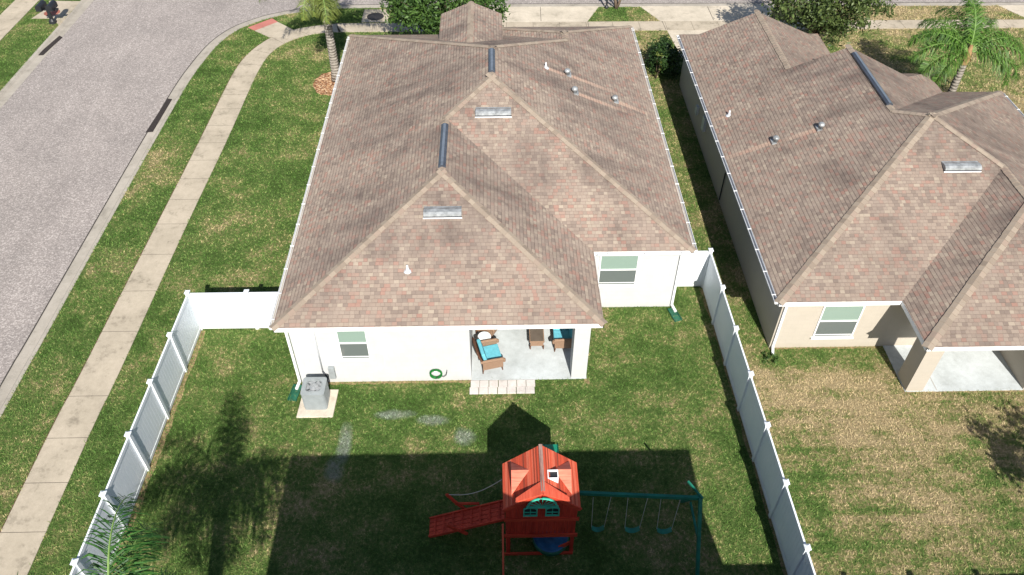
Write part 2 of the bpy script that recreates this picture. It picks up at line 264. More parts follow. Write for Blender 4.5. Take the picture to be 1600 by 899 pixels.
# ------------------------------------------------------------------ mesh helpers
def tag(o, label=None, cat=None, group=None, kind=None):
    if label: o['label'] = label
    if cat: o['category'] = cat
    if group: o['group'] = group
    if kind: o['kind'] = kind
    return o
def wloc(o):
    v = Vector((0, 0, 0))
    while o: v += Vector(o.location); o = o.parent
    return v
def empty(name, loc, label, cat, group=None):
    o = bpy.data.objects.new(name, None); COL.objects.link(o); o.location = loc; o.empty_display_size = .3
    return tag(o, label, cat, group)
class MB:
    def __init__(s): s.v = []; s.f = []; s.uv = {}
    def poly(s, pts, uv=None):
        b = len(s.v); s.v += [tuple(p) for p in pts]; s.f.append(tuple(range(b, b+len(pts))))
        if uv: s.uv[len(s.f)-1] = uv
        return s
    def box(s, lo, hi, M=None):
        b = len(s.v); x0, y0, z0 = lo; x1, y1, z1 = hi
        P = [(x0, y0, z0), (x1, y0, z0), (x1, y1, z0), (x0, y1, z0), (x0, y0, z1), (x1, y0, z1), (x1, y1, z1), (x0, y1, z1)]
        if M is not None: P = [tuple(M @ Vector(p)) for p in P]
        s.v += P; s.f += [tuple(b+i for i in q) for q in ((3, 2, 1, 0), (4, 5, 6, 7), (0, 1, 5, 4), (1, 2, 6, 5), (2, 3, 7, 6), (3, 0, 4, 7))]
        return s
    def beam(s, p0, p1, w, h, up=(0, 0, 1)):
        p0, p1 = Vector(p0), Vector(p1); d = (p1-p0); l = d.length; d.normalize(); upv = Vector(up)
        if abs(d.dot(upv)) > .99: upv = Vector((0, 1, 0))
        sd = d.cross(upv).normalized(); u = sd.cross(d)
        M = Matrix((d, sd, u)).transposed().to_4x4(); M.translation = p0
        return s.box((0, -w/2, -h/2), (l, w/2, h/2), M)
    def ring(s, c, d, r, n, ref=None):
        d = Vector(d).normalized(); a = ref or (Vector((0, 0, 1)) if abs(d.z) < .9 else Vector((1, 0, 0)))
        x = d.cross(a).normalized(); y = d.cross(x); b = len(s.v)
        for i in range(n):
            t = 2*PI*i/n; s.v.append(tuple(Vector(c)+x*math.cos(t)*r+y*math.sin(t)*r))
        return b
    def tube(s, pts, rad, n=8, cap=True):
        pts = [Vector(p) for p in pts]; rs = rad if isinstance(rad, (list, tuple)) else [rad]*len(pts); bs = []
        d0 = (pts[1]-pts[0]).normalized(); ref = Vector((0, 0, 1)) if abs(d0.z) < .8 else Vector((1, 0, 0))
        for i, p in enumerate(pts):
            d = pts[min(i+1, len(pts)-1)]-pts[max(i-1, 0)]
            bs.append(s.ring(p, d, rs[i], n, ref if abs(d.normalized().dot(ref)) < .98 else None))
        for a, b in zip(bs, bs[1:]):
            for i in range(n): s.f.append((a+i, a+(i+1) % n, b+(i+1) % n, b+i))
        if cap: s.f.append(tuple(bs[0]+i for i in range(n))[::-1]); s.f.append(tuple(bs[-1]+i for i in range(n)))
        return s
    def lathe(s, c, prof, n=24):
        bs = []
        for r, z in prof: 
            bs.append(len(s.v)); s.v += [(c[0]+r*math.cos(2*PI*i/n), c[1]+r*math.sin(2*PI*i/n), c[2]+z) for i in range(n)]
        for a, b in zip(bs, bs[1:]):
            for i in range(n): s.f.append((a+i, a+(i+1) % n, b+(i+1) % n, b+i))
        s.f.append(tuple(bs[0]+i for i in range(n))[::-1]); s.f.append(tuple(bs[-1]+i for i in range(n))); return s
    def prism(s, pts, z0, z1):
        n = len(pts); b = len(s.v)
        s.v += [(p[0], p[1], z0) for p in pts]+[(p[0], p[1], z1) for p in pts]
        s.f.append(tuple(b+i for i in range(n))[::-1]); s.f.append(tuple(b+n+i for i in range(n)))
        for i in range(n): s.f.append((b+i, b+(i+1) % n, b+n+(i+1) % n, b+n+i))
        return s
    def build(s, name, mat, parent=None, smooth=False, bevel=0, off=None):
        me = bpy.data.meshes.new(name); o = wloc(parent) if parent else Vector(off or (0, 0, 0))
        me.from_pydata([(v[0]-o.x, v[1]-o.y, v[2]-o.z) for v in s.v], [], s.f)
        if s.uv:
            ul = me.uv_layers.new(name='UVMap')
            for p in me.polygons:
                u = s.uv.get(p.index)
                if u:
                    for k, li in enumerate(p.loop_indices): ul.data[li].uv = u[k]
        me.materials.append(MT[mat] if isinstance(mat, str) else mat)
        if smooth: me.polygons.foreach_set('use_smooth', [True]*len(me.polygons))
        me.update(); ob = bpy.data.objects.new(name, me); COL.objects.link(ob)
        if parent: ob.parent = parent
        elif off: ob.location = off
        if bevel:
            b = ob.modifiers.new('bevel', 'BEVEL'); b.width = bevel; b.segments = 2; b.limit_method = 'ANGLE'
        return ob
def struct(o): o['kind'] = 'structure'; return o
def copy_tree(o, parent=None):
    c = o.copy(); COL.objects.link(c); c.parent = parent
    for ch in list(o.children): copy_tree(ch, c)
    return c

# ------------------------------------------------------------------ setting: terrain, roads, walks
ZR = -.10
struct(MB().poly([(-400, -300, -.16), (400, -300, -.16), (400, 600, -.16), (-400, 600, -.16)]).build('ground', 'lawn'))
arc = []   # road edge of the corner lot, from south to east (road side of the gutter)
road_edge = [(-16.9, -60), (-16.9, 10), (-16.85, 20), (-16.75, 30), (-16.68, 34), (-16.6, 37.5), (-16.38, 40), (-16.0, 42.2), (-15.3, 43.9), (-14.3, 45.05), (-13.1, 45.9), (-11.6, 46.5), (-9.8, 46.9), (-7.5, 47.0), (0, 47.0), (20, 46.85), (60, 46.6), (200, 46)]
def offs(path, d):
    out = []
    for i, p in enumerate(path):
        a = Vector(path[max(i-1, 0)]); b = Vector(path[min(i+1, len(path)-1)]); t = (b-a).normalized(); n = Vector((t.y, -t.x)); out.append((p[0]+n.x*d, p[1]+n.y*d))
    return out
def smooth_path(path, k=3):
    out = []
    P = [Vector(p) for p in path]
    for i in range(len(P)-1):
        p0, p1, p2, p3 = P[max(i-1, 0)], P[i], P[i+1], P[min(i+2, len(P)-1)]
        if (p2-p1).length > 12: out.append(tuple(p1)); continue
        for j in range(k):
            t = j/k; out.append(tuple(.5*((2*p1)+(-p0+p2)*t+(2*p0-5*p1+4*p2-p3)*t*t+(-p0+3*p1-3*p2+p3)*t**3)))
    out.append(tuple(P[-1])); return out
RE = smooth_path(road_edge, 4)
RW = [(-24.75, -60), (-24.7, 36), (-24.45, 47), (-24.4, 48.5), (-25.5, 52.5), (-28, 55), (-32, 56), (-60, 56), (-200, 56)]
RWs = smooth_path(RW, 4)
road = [(p[0], p[1]) for p in RE]+[(200, 56), (-8, 56.5), (-60, 56.2), (-200, 56)]
MBr = MB(); MBr.poly([(-200, -60, ZR), (-16.9, -60, ZR)][:0]+[(p[0], p[1], ZR) for p in RE]+[(200, 55.5, ZR), (-200, 55.5, ZR), (-200, 49, ZR), (-24.46, 49, ZR), (-24.51, 45, ZR), (-24.61, 40, ZR), (-24.76, 30, ZR), (-24.76, -60, ZR)])
rd = struct(MBr.build('road', 'asphalt'))
def strip(path, d0, d1, z0, z1):
    a, b = offs(path, d0), offs(path, d1); m = MB()
    for i in range(len(path)-1): m.poly([(a[i][0], a[i][1], z0), (b[i][0], b[i][1], z1), (b[i+1][0], b[i+1][1], z1), (a[i+1][0], a[i+1][1], z0)][::-1])
    return m
def kerb(path, sgn, name):
    m = MB()
    prof = [(0, ZR+.006), (.42*sgn, ZR+.004), (.52*sgn, .005), (.66*sgn, .012), (.67*sgn, -.1)]
    L_ = [offs(path, d) for d, z in prof]
    for k in range(len(prof)-1):
        for i in range(len(path)-1):
            q = [(*L_[k][i], prof[k][1]), (*L_[k+1][i], prof[k+1][1]), (*L_[k+1][i+1], prof[k+1][1]), (*L_[k][i+1], prof[k][1])]
            m.poly(q if sgn < 0 else q[::-1])
    return struct(m.build(name, 'kerb'))
kerb(RE, 1, 'kerb'); kerb([(-24.75, -60), (-24.75, 30), (-24.6, 40), (-24.5, 45), (-24.45, 49)], -1, 'kerb_west')
struct(strip(RE, -.03, .02, ZR+.012, ZR+.012).build('gutter_joint', 'sealant'))
# lawn slabs (tops at z=0)
inner = offs(RE, .6)
lot = [(p[0], p[1]) for p in inner]+[(200, -60)]
m = MB(); m.poly([(x, y, 0) for x, y in lot][::-1]); struct(m.build('lawn', 'lawn'))
m = MB(); m.poly([(-25.4, -60, 0), (-25.38, 30, 0), (-25.24, 40, 0), (-25.08, 49, 0), (-200, 49, 0), (-200, -60, 0)][::-1]); struct(m.build('lawn_west', 'lawn'))
m = MB(); m.poly([(-200, 56.2, 0), (200, 56.2, 0), (200, 300, 0), (-200, 300, 0)]); struct(m.build('lawn_north', 'lawn'))
# sidewalk
wo = [(-14.45, -20), (-14.42, 12), (-14.3, 18), (-14.1, 26), (-13.95, 32), (-13.86, 37.5), (-13.72, 39.6), (-13.35, 41.15), (-12.6, 42.62), (-11.7, 43.42), (-10.6, 43.92), (-9.4, 44.18), (-7, 44.3), (10, 44.3), (30, 44.2), (120, 43.9)]
wi = [(-13.15, -20), (-13.12, 12), (-13.0, 18), (-12.85, 26), (-12.67, 32), (-12.6, 37.5), (-12.5, 39.4), (-12.3, 40.7), (-11.75, 41.85), (-10.75, 42.75), (-9.8, 43.1), (-8.8, 43.2), (-7, 43.2), (10, 43.15), (30, 43.15), (120, 42.9)]
W0, W1 = smooth_path(wo, 4), smooth_path(wi, 4)
def slabs():
    m = MB(); g = MB(); P0 = [Vector(p) for p in W0]; P1 = [Vector(p) for p in W1]
    # resample long stretches to 1.5 m slabs
    def res(P, Q):
        A, B = [], []
        for i in range(len(P)-1):
            k = max(1, round((P[i+1]-P[i]).length/1.5)); 
            for j in range(k): t = j/k; A.append(P[i].lerp(P[i+1], t)); B.append(Q[i].lerp(Q[i+1], t))
        A.append(P[-1]); B.append(Q[-1]); return A, B
    A, B = res(P0, P1); acc = 0; sv = len(A)
    for i in range(len(A)-1):
        a, b, a2, b2 = A[i], B[i], A[i+1], B[i+1]; acc += (a2-a).length
        if acc > 1.3: acc = 0; k = .015
        else: k = 0
        da = (a2-a).normalized()*k; db = (b2-b).normalized()*k
        m.poly([(a.x, a.y, .022), (b.x, b.y, .022), (b2.x-db.x, b2.y-db.y, .022), (a2.x-da.x, a2.y-da.y, .022)])
        m.poly([(b.x, b.y, -.02), (b2.x, b2.y, -.02), (b2.x, b2.y, .022), (b.x, b.y, .022)]); m.poly([(a.x, a.y, .022), (a2.x, a2.y, .022), (a2.x, a2.y, -.02), (a.x, a.y, -.02)])
        g.poly([(a.x, a.y, .006), (b.x, b.y, .006), (b2.x, b2.y, .006), (a2.x, a2.y, .006)])
    g2 = strip([tuple(p) for p in A], -.05, 0, .004, .004)
    struct(m.build('sidewalk', 'walk')); struct(g.build('sidewalk_joints', 'sealant')); struct(g2.build('sidewalk_edge', 'soil'))
slabs()
# kerb ramp with red tactile pad
struct(MB().prism([(-14.2, 43.87), (-13.04, 45.02), (-12.62, 44.55), (-13.72, 43.45)], -.02, .016).build('tactile_pad', 'redpad'))
struct(MB().prism([(-13.72, 43.45), (-12.62, 44.55), (-11.55, 43.55), (-12.7, 42.6)], -.02, .017).build('kerb_ramp', 'walk'))
# driveways (butt against the front walk)
def drive(name, pts, mat='drive'): struct(MB().prism(pts, -.05, .018).build(name, mat))
drive('driveway_apron', [(.1, 44.31), (5.45, 44.31), (6.35, 46.35), (-.6, 46.38)])
drive('driveway', [(.1, 37.0), (5.5, 37.0), (5.45, 43.14), (.1, 43.17)])
drive('driveway_apron_east', [(9.75, 44.31), (16.1, 44.26), (17.0, 46.3), (8.8, 46.33)])
drive('driveway_east', [(10.5, 36.9), (16.0, 36.9), (16.05, 43.12), (9.95, 43.14)])
drive('driveway_apron_far', [(31.6, 44.2), (37, 44.1), (38, 46.1), (30.6, 46.15)])
drive('driveway_apron_west', [(-25.1, 44.2), (-25.1, 47.5), (-27.0, 47.6), (-26.6, 46.2)], 'walk')
jt = MB()
for (x0, y0, x1, y1) in [(2.75, 37.3, 2.75, 43.1), (.15, 40.2, 5.45, 40.2), (2.75, 44.4, 2.8, 46.3), (13, 37, 13, 43.1), (10.2, 40.3, 16, 40.3), (12.9, 44.4, 12.9, 46.2), (5.48, 43.2, 5.48, 44.28), (9.9, 43.2, 9.85, 44.28)]:
    jt.beam((x0, y0, .0215), (x1, y1, .0215), .025, .006)
struct(jt.build('driveway_joints', 'sealant'))
# west sidewalk
w = MB(); g = MB()
ys = np.arange(-20, 60, 1.5)
for a in ys:
    f = lambda y: (-29.2+.012*(y-40), -27.75+.012*(y-40))
    x0, x1 = f(a); X0, X1 = f(a+1.5); w.prism([(x0, a), (x1, a), (X1, a+1.485), (X0, a+1.485)], -.02, .02)
struct(w.build('sidewalk_west', 'walk'))
# road repairs at the gutter
struct(MB().prism([(-16.78, 33.1), (-16.45, 33.15), (-16.38, 36.15), (-16.62, 36.2)], ZR, ZR+.02).build('gutter_patch', 'darkpatch'))
struct(MB().prism([(-25.1, 40.9), (-24.75, 40.9), (-24.5, 43.0), (-24.75, 43.2)], ZR, ZR+.02).build('gutter_patch_west', 'darkpatch'))
# dirt strips along the fences and under the eaves
ds = MB()
random.seed(3)
def blobstrip(x0, y0, x1, y1, w):
    n = 26; a = Vector((x0, y0)); b = Vector((x1, y1)); t = (b-a).normalized(); nn = Vector((-t.y, t.x))
    l = [a.lerp(b, i/n)+nn*(w*random.uniform(.35, 1)) for i in range(n+1)]; r = [a.lerp(b, i/n)-nn*(w*random.uniform(.35, 1)) for i in range(n+1)]
    for i in range(n): ds.poly([(*r[i], .004), (*r[i+1], .004), (*l[i+1], .004), (*l[i], .004)])
blobstrip(-10.62, 19.9, -10.85, 9, .15); blobstrip(7.85, 21.8, 8.0, 9, .15); blobstrip(-6.6, 17.38, -.95, 17.38, .11); blobstrip(2.9, 17.3, 3.1, 17.3, .16)
blobstrip(6.9, 22, 6.9, 37, .2); blobstrip(9.6, 18.66, 13.6, 18.66, .07); blobstrip(13.6, 16.62, 19, 16.6, .07)
struct(ds.build('bare_soil', 'dirt'))

# ------------------------------------------------------------------ roofs
SL = .4167
def roof_face(m, pts, ed):
    ed = Vector(ed).normalized(); P = [Vector(p) for p in pts]; n = (P[1]-P[0]).cross(P[2]-P[0]).normalized()
    if n.z < 0: P.reverse(); n = -n
    up = n.cross(ed); up = up if up.z > 0 else -up; k = random.uniform(0, 40)
    z0 = min(p.z for p in P); base = next(p for p in P if p.z == z0)
    m.poly(P, [((p-base).dot(ed)+k, (p-base).dot(up)+7.25) for p in P])
def caps(m, p0, p1, w=.30, step=.22):
    p0, p1 = Vector(p0), Vector(p1); d = p1-p0; n = int(d.length/step); t = d.normalized(); sd = t.cross(Vector((0, 0, 1))).normalized()
    if p1.z < p0.z: p0, p1 = p1, p0; t = -t; sd = -sd
    drop = {True: .42, False: .29}[abs(t.z) < .02]
    for i in range(n+1):
        a = p0+t*(i*step-.02); b = a+t*(step*1.25); up = Vector((0, 0, 1)); ww = w/2*random.uniform(.93, 1.05)
        za, zb = .035, .018; dz = up*(ww*drop)
        q = [a+sd*ww-dz+up*za, a+up*za, a-sd*ww-dz+up*za, b-sd*ww-dz+up*zb, b+up*zb, b+sd*ww-dz+up*zb]
        m.poly([q[0], q[5], q[4], q[1]][::-1]); m.poly([q[1], q[4], q[3], q[2]][::-1])
        lo = [v-up*.02 for v in q[:3]]; m.poly([q[0], q[1], lo[1], lo[0]]); m.poly([q[1], q[2], lo[2], lo[1]])
def capmat():
    m = NT('hip_cap_shingles'); g = m.n('ShaderNodeNewGeometry'); r = g.outputs['Random Per Island']
    c = m.ramp(r, [(0, L(130, 117, 104)), (.3, L(142, 129, 115)), (.7, L(151, 138, 123)), (.9, L(143, 126, 113))])
    m.color(m.mix(.4, c, m.ramp(m.noise(g.outputs['Position'], 60, 3), [(.3, (.7, .7, .7, 1)), (.7, (1.2, 1.2, 1.2, 1))]), 'MULTIPLY')); m.b.inputs['Roughness'].default_value = .95; return m.m
MT['capsh'] = capmat()
def eave_trim(segs, z, house, mat='white'):
    m = MB()
    for (x0, y0, x1, y1, nx, ny) in segs:    # outline edge with outward normal
        a = Vector((x0, y0, 0)); b = Vector((x1, y1, 0)); o = Vector((nx, ny, 0))*.018; d = (b-a).normalized()*.003
        m.beam(a-o+d+Vector((0, 0, z-.10)), b-o-d+Vector((0, 0, z-.10)), .03, .17)
    return m.build('fascia', mat, house)
def gutter(p0, p1, out, z, house, name='gutter', floor='kerb'):
    g = MB(); a = Vector((*p0, z)); b = Vector((*p1, z)); o = Vector((*out, 0)); w = .12
    def q(*pts): g.poly([v for v in pts])
    up = Vector((0, 0, 1)); t = .012
    # trough: back, floor, front wall with a lip
    A0, A1 = a+o*.004, b+o*.004
    prof = [(0.004, -.02), (.004, -.12), (.09, -.13), (.125, -.07), (.125, -.02), (.112, -.02), (.112, -.068), (.085, -.115), (.016, -.105), (.016, -.02)]
    n = len(prof)
    for i in range(n):
        j = (i+1) % n; c0, c1 = prof[i], prof[j]
        g.poly([a+o*c0[0]+up*c0[1], b+o*c0[0]+up*c0[1], b+o*c1[0]+up*c1[1], a+o*c1[0]+up*c1[1]])
    for e in (a, b): g.poly([e+o*c[0]+up*c[1] for c in prof[:5]])
    gu = g.build(name, 'fascia', house)
    L_ = (b-a).length; k = int(L_/1.15)
    for i in range(k+1):
        c = a.lerp(b, (i+.3)/(k+.6)); MB().beam(c-o*.03+up*-.012, c+o*.14+up*-.012, .035, .014).build('gutter_hanger', 'white', gu)
    s_ = MB(); s_.poly([a+o*.02+up*-.1, b+o*.02+up*-.1, b+o*.108+up*-.1, a+o*.108+up*-.1][::1]); s_.build('gutter_floor', floor, gu)
    return gu
def hood_vent(cx, cy, zc, w, dirv, roof, sl=SL):
    # long curved metal hood lying on the slope; local: u across, v up slope
    n = Vector((-dirv[0]*sl, -dirv[1]*sl, 1)).normalized(); v = Vector((dirv[0], dirv[1], sl)).normalized(); u = v.cross(n); c = Vector((cx, cy, zc))
    m = MB(); prof = [(-.20, .02), (-.215, .10), (-.17, .15), (-.08, .165), (.05, .12), (.17, .03), (.22, .008)]
    for i in range(len(prof)-1):
        a, b = prof[i], prof[i+1]
        m.poly([c-u*w/2+v*a[0]+n*a[1], c+u*w/2+v*a[0]+n*a[1], c+u*w/2+v*b[0]+n*b[1], c-u*w/2+v*b[0]+n*b[1]])
    for s_ in (-1, 1): m.poly([c+u*s_*w/2+v*a[0]+n*a[1] for a in prof]+[c+u*s_*w/2+v*.22+n*0])
    hv = m.build('roof_vent', 'metal', roof)
    l = MB(); 
    l.beam(c-u*(w/2+.02)-v*.24+n*.02, c+u*(w/2+.02)-v*.24+n*.02, .035, .02, tuple(n)); l.build('flashing_lip', 'white', hv)
    l = MB(); l.beam(c-u*(w/2+.01)-v*.212+n*.05, c+u*(w/2+.01)-v*.212+n*.05, .02, .07, tuple(n)); l.build('vent_screen', 'darkmetal', hv)
def ridge_vent(x, y0, y1, z, roof, sl=SL):
    m = MB(); prof = [(-.13, -.13*sl+.01), (-.125, -.13*sl+.06), (-.04, .055), (.04, .055), (.125, -.13*sl+.06), (.13, -.13*sl+.01)]
    for i in range(len(prof)-1):
        a, b = prof[i], prof[i+1]; m.poly([(x+a[0], y0, z+a[1]), (x+b[0], y0, z+b[1]), (x+b[0], y1, z+b[1]), (x+a[0], y1, z+a[1])][::-1])
    for y in (y0, y1): m.poly([(x+a[0], y, z+a[1]) for a in prof])
    rv = m.build('ridge_vent', 'bluemetal', roof)
    t = MB().box((x-.045, y0+.03, z+.057), (x+.045, y1-.03, z+.066)); t.build('vent_top', 'vtop', rv)
def pipe_vent(x, y, z, roof, goose=False):
    m = MB()
    if goose:
        m.lathe((x, y, z-.02), [(.10, 0), (.10, .14), (.13, .15), (.13, .21), (.09, .26), (.02, .28)], 14)
        v = m.build('exhaust_vent', 'metal', roof, True)
        MB().box((x-.16, y-.16, z-.05), (x+.16, y+.16, z+.015)).build('flashing', 'metal', v)
    else:
        m.tube([(x, y, z-.05), (x, y, z+.22)], .034, 10); v = m.build('vent_pipe', 'pipe', roof, True)
        MB().lathe((x, y, z-.03), [(.14, 0), (.07, .06), (.05, .12)], 12).build('pipe_boot', 'gutter', v)
def window(x0, x1, z0, z1, y, house, screens=('glassup', 'glasslo')):
    m = MB(); f = .05; yo = y-.035
    m.box((x0-f, yo, z0-f), (x1+f, y-.004, z0)); m.box((x0-f, yo, z1), (x1+f, y-.004, z1+f)); m.box((x0-f, yo, z0+.001), (x0, y-.004, z1-.001)); m.box((x1, yo, z0+.001), (x1+f, y-.004, z1-.001))
    zm = (z0+z1)/2+.03; m.box((x0+.001, yo-.003, zm-.03), (x1-.001, y-.006, zm+.03)); m.box((x0-.1, y-.075, z0-f-.06), (x1+.1, y-.003, z0-f-.002))
    w = m.build('window', 'white', house)
    MB().box((x0+.002, y-.022, zm+.031), (x1-.002, y-.012, z1-.002)).build('upper_pane', screens[0], w)
    MB().box((x0+.002, y-.018, z0+.002), (x1-.002, y-.009, zm-.031)).build('lower_pane', screens[1], w)
    MB().box((x0+.003, y-.03, z0+.07), (x1-.003, y-.019, z0+.095)).build('sash_rail', 'white', w)

# ================================================================== MAIN HOUSE
E0 = 3.05
house = empty('house', (-.1, 27, 0), 'white painted house with a brown hip roof and a furnished rear patio', 'house')
X0, XR, X1, YR, YR2, YF, YG = -7.0, 3.32, 6.78, 17.08, 20.48, 36.65, 37.4
rc = (X0+XR)/2; rh = (XR-X0)/2; rz = E0+SL*rh; mc = (X0+X1)/2; mh = (X1-X0)/2; mz = E0+SL*mh
A1 = (rc, YR+rh, rz); A1b = (rc, YR2+(XR-rc), rz); A2 = (mc, YR2+mh, mz); A2b = (mc, YF-mh, mz)
gh = 3.63; gc = X1-gh; gz = E0+SL*gh; G0 = (gc, YF-(gc-(-.48)), gz); G1 = (gc, YG-gh, gz)
m = MB()
roof_face(m, [(X0, YR, E0), (X0, YF, E0), A2b, A2, A1b, A1], (0, 1, 0))
roof_face(m, [(X0, YR, E0), (XR, YR, E0), A1], (1, 0, 0))
roof_face(m, [(XR, YR, E0), (XR, YR2, E0), A1b, A1], (0, 1, 0))
roof_face(m, [(XR, YR2, E0), (X1, YR2, E0), A2, A1b], (1, 0, 0))
roof_face(m, [(X1, YR2, E0), (X1, YG, E0), G1, G0, A2b, A2], (0, 1, 0))
roof_face(m, [(X1, YG, E0), (-.48, YG, E0), G1], (1, 0, 0))
roof_face(m, [(-.48, YG, E0), (-.48, YF, E0), G0, G1], (0, 1, 0))
roof_face(m, [(X0, YF, E0), (-.48, YF, E0), G0, A2b], (1, 0, 0))
# entry tower gable
tx0, tx1, tyf, tez = -2.47, .37, 35.75, 4.5; tc = (tx0+tx1)/2; tz = tez+SL*(tc-tx0)
yat = lambda z: YF-(z-E0)/SL
roof_face(m, [(tx0, tyf, tez), (tc, tyf, tz), (tc, yat(tz)-.05, tz), (tx0, yat(tez)-.05, tez)], (0, 1, 0))
roof_face(m, [(tx1, tyf, tez), (tc, tyf, tz), (tc, yat(tz)-.05, tz), (tx1, yat(tez)-.05, tez)], (0, 1, 0))
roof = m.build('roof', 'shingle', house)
m = MB(); random.seed(5)
caps(m, (X0, YR, E0), A1); caps(m, (XR, YR, E0), A1); caps(m, A1b, A2); caps(m, (X1, YR2, E0), A2); caps(m, (X0, YF, E0), A2b); caps(m, G0, A2b); caps(m, G0, G1); caps(m, (X1, YG, E0), G1); caps(m, (-.48, YG, E0), G1)
caps(m, A1, A1b, .27); caps(m, A2, A2b, .27); caps(m, (tc, tyf, tz), (tc, yat(tz), tz), .26)
m.build('ridge_cap', 'capsh', roof)
ridge_vent(rc, A1[1]+.25, A1b[1]-.5, rz+.03, roof); ridge_vent(mc, A2[1]+.3, A2b[1]-.3, mz+.03, roof)
hood_vent(-.07, 25.85, E0+SL*(25.85-YR2), 1.32, (0, 1), roof); hood_vent(-1.78, 20.8, E0+SL*(20.8-YR), 1.25, (0, 1), roof)
pipe_vent(-2.87, 18.85, E0+SL*(18.85-YR), roof)
pipe_vent(2.09, 29.7, E0+SL*(X1-2.09), roof)
for (x, y) in [(3.0, 29.8), (3.2, 28.5), (4.95, 29.05)]: pipe_vent(x, y, E0+SL*(X1-x), roof, True)
eave_trim([(X0, YR, XR, YR, 0, -1), (XR, YR, XR, YR2, 1, 0), (XR, YR2, X1, YR2, 0, -1), (X1, YR2, X1, YG, 1, 0), (X1, YG, -.48, YG, 0, 1), (-.48, YG, -.48, YF, -1, 0), (-.48, YF, X0, YF, 0, 1), (X0, YF, X0, YR, -1, 0)], E0, house)
# soffit
m = MB(); zs = E0-.16
m.poly([(X0+.04, YR+.04, zs), (X0+.04, YF-.04, zs), (-.44, YF-.04, zs), (-.44, YG-.04, zs), (X1-.04, YG-.04, zs), (X1-.04, YR2+.04, zs), (XR-.04, YR2+.04, zs), (XR-.04, YR+.04, zs)]); m.build('soffit', 'white', house)
gutter((X0, YR+.05), (X0, YF-.05), (-1, 0), E0, house); gutter((X1, YR2+.05), (X1, YG-.05), (1, 0), E0, house); gutter((XR+.12, YR2), (X1-.03, YR2), (0, -1), E0, house)
ov = .34; zt = zs-.004; T = .15
wx0, wxr, wx1, wyr, wyr2, wyf = X0+ov, XR-ov, X1-ov, YR+ov, YR2+ov, YF-ov
PX0, PX1 = -.92, 2.47     # patio opening
m = MB()
m.box((wx0, wyr, 0), (PX0, wyr+T, zt)); m.box((PX0-T, wyr+T, 0), (PX0, 20.8, zt)); m.box((PX0-T, 20.8, 0), (wxr, 20.8+T, zt))
m.box((wx0, wyr+T, 0), (wx0+T, wyf, zt)); m.box((wxr-T+.001, 19.2, 0), (wxr, 20.799, zt))
m.box((wxr, wyr2, 0), (wx1, wyr2+T, zt)); m.box((wx1-T, wyr2+T, 0), (wx1, YG-ov, zt)); m.box((-.14, YG-ov-T, 0), (wx1-T, YG-ov, zt)); m.box((wx0+T, wyf-T, 0), (-.14, wyf, zt))
m.build('wall', 'white_wall', house)
MB().box((PX1, wyr, 0), (wxr, wyr+.55, zt)).build('pillar', 'white_wall', house)
m = MB(); m.box((PX0+.002, wyr+.002, 2.68), (PX1-.002, wyr+T, zt)); m.box((wxr-T, wyr+.552, 2.68), (wxr-.002, 19.198, zt)); m.build('patio_beam', 'white_wall', house)
MB().box((PX0-.01, wyr-.02, -.02), (wxr+.02, 20.82, .035)).build('patio_slab', 'patio', house)
dr = MB().box((0, 20.76, .06), (1.9, 20.79, 2.2)).build('patio_door', 'glass', house)
MB().box((.93, 20.73, .06), (.98, 20.757, 2.2)).build('door_stile', 'white', dr)
# tower walls
m = MB(); m.box((tx0+.25, YF-ov-.3, 0), (tx1-.25, tyf-.3+.0, tez-.02)) if False else m.box((tx0+.25, 33.4, 3.4), (tx1-.25, tyf-.28, tez+.03)); m.build('entry_tower_wall', 'white_wall', house)
window(-5.12, -4.24, 1.24, 2.66, wyr, house); window(3.66, 4.95, 1.2, 2.58, wyr2, house)
# rear wall services
m = MB(); m.tube([(-5.87, wyr-.03, .6), (-5.87, wyr-.03, zt)], .022, 8); m.build('conduit', 'gutter', house, True)
ub = MB().box((-3.86, wyr-.09, 1.5), (-3.68, wyr-.002, 1.78)).build('utility_box', 'white', house, bevel=.008)
MB().tube([(-3.76, wyr-.05, 1.5), (-3.75, wyr-.03, 1.1), (-3.78, wyr-.03, .85), (-3.88, wyr-.025, .7), (-4.0, wyr-.02, .63)], .008, 6).build('cable', 'fascia', ub)
def downspout(x, y, z, out, par, side=0, foot=True, mat='white'):
    m = MB(); o = Vector((*out, 0)); p = Vector((x, y, 0))
    m.box((x-.04, y-.03, .12), (x+.04, y+.03, z)); m.beam((x, y, .15), (x+o.x*.28, y+o.y*.28, .05), .08, .07)
    return m.build('downspout', mat, par)
downspout(wx0-.05, wyr-.06, E0-.16, (-.3, -1), house); downspout(wx1+.02, wyr2-.06, E0-.16, (.4, -1), house)
# ---- splash blocks (rest on the lawn)
def splash(x, y, rot, lab):
    o = empty('splash_block', (x, y, 0), lab, 'splash block', 'green splash blocks under the downspouts')
    M = Matrix.Translation((x, y, 0)) @ Matrix.Rotation(rot, 4, 'Z'); m = MB()
    m.box((-.13, -.32, .004), (.13, .32, .03), M); m.build('tray', 'green', o)
    m = MB(); m.box((-.15, -.32, .006), (-.131, .32, .08), M); m.box((.131, -.32, .006), (.15, .32, .08), M); m.box((-.13, .301, .031), (.13, .32, .08), M); m.build('rim', 'green', o)
splash(-6.82, 16.95, -.15, 'green plastic splash block at the downspout beside the air conditioner')
splash(6.52, 20.35, .25, 'green plastic splash block at the foot of the downspout near the recessed rear window')

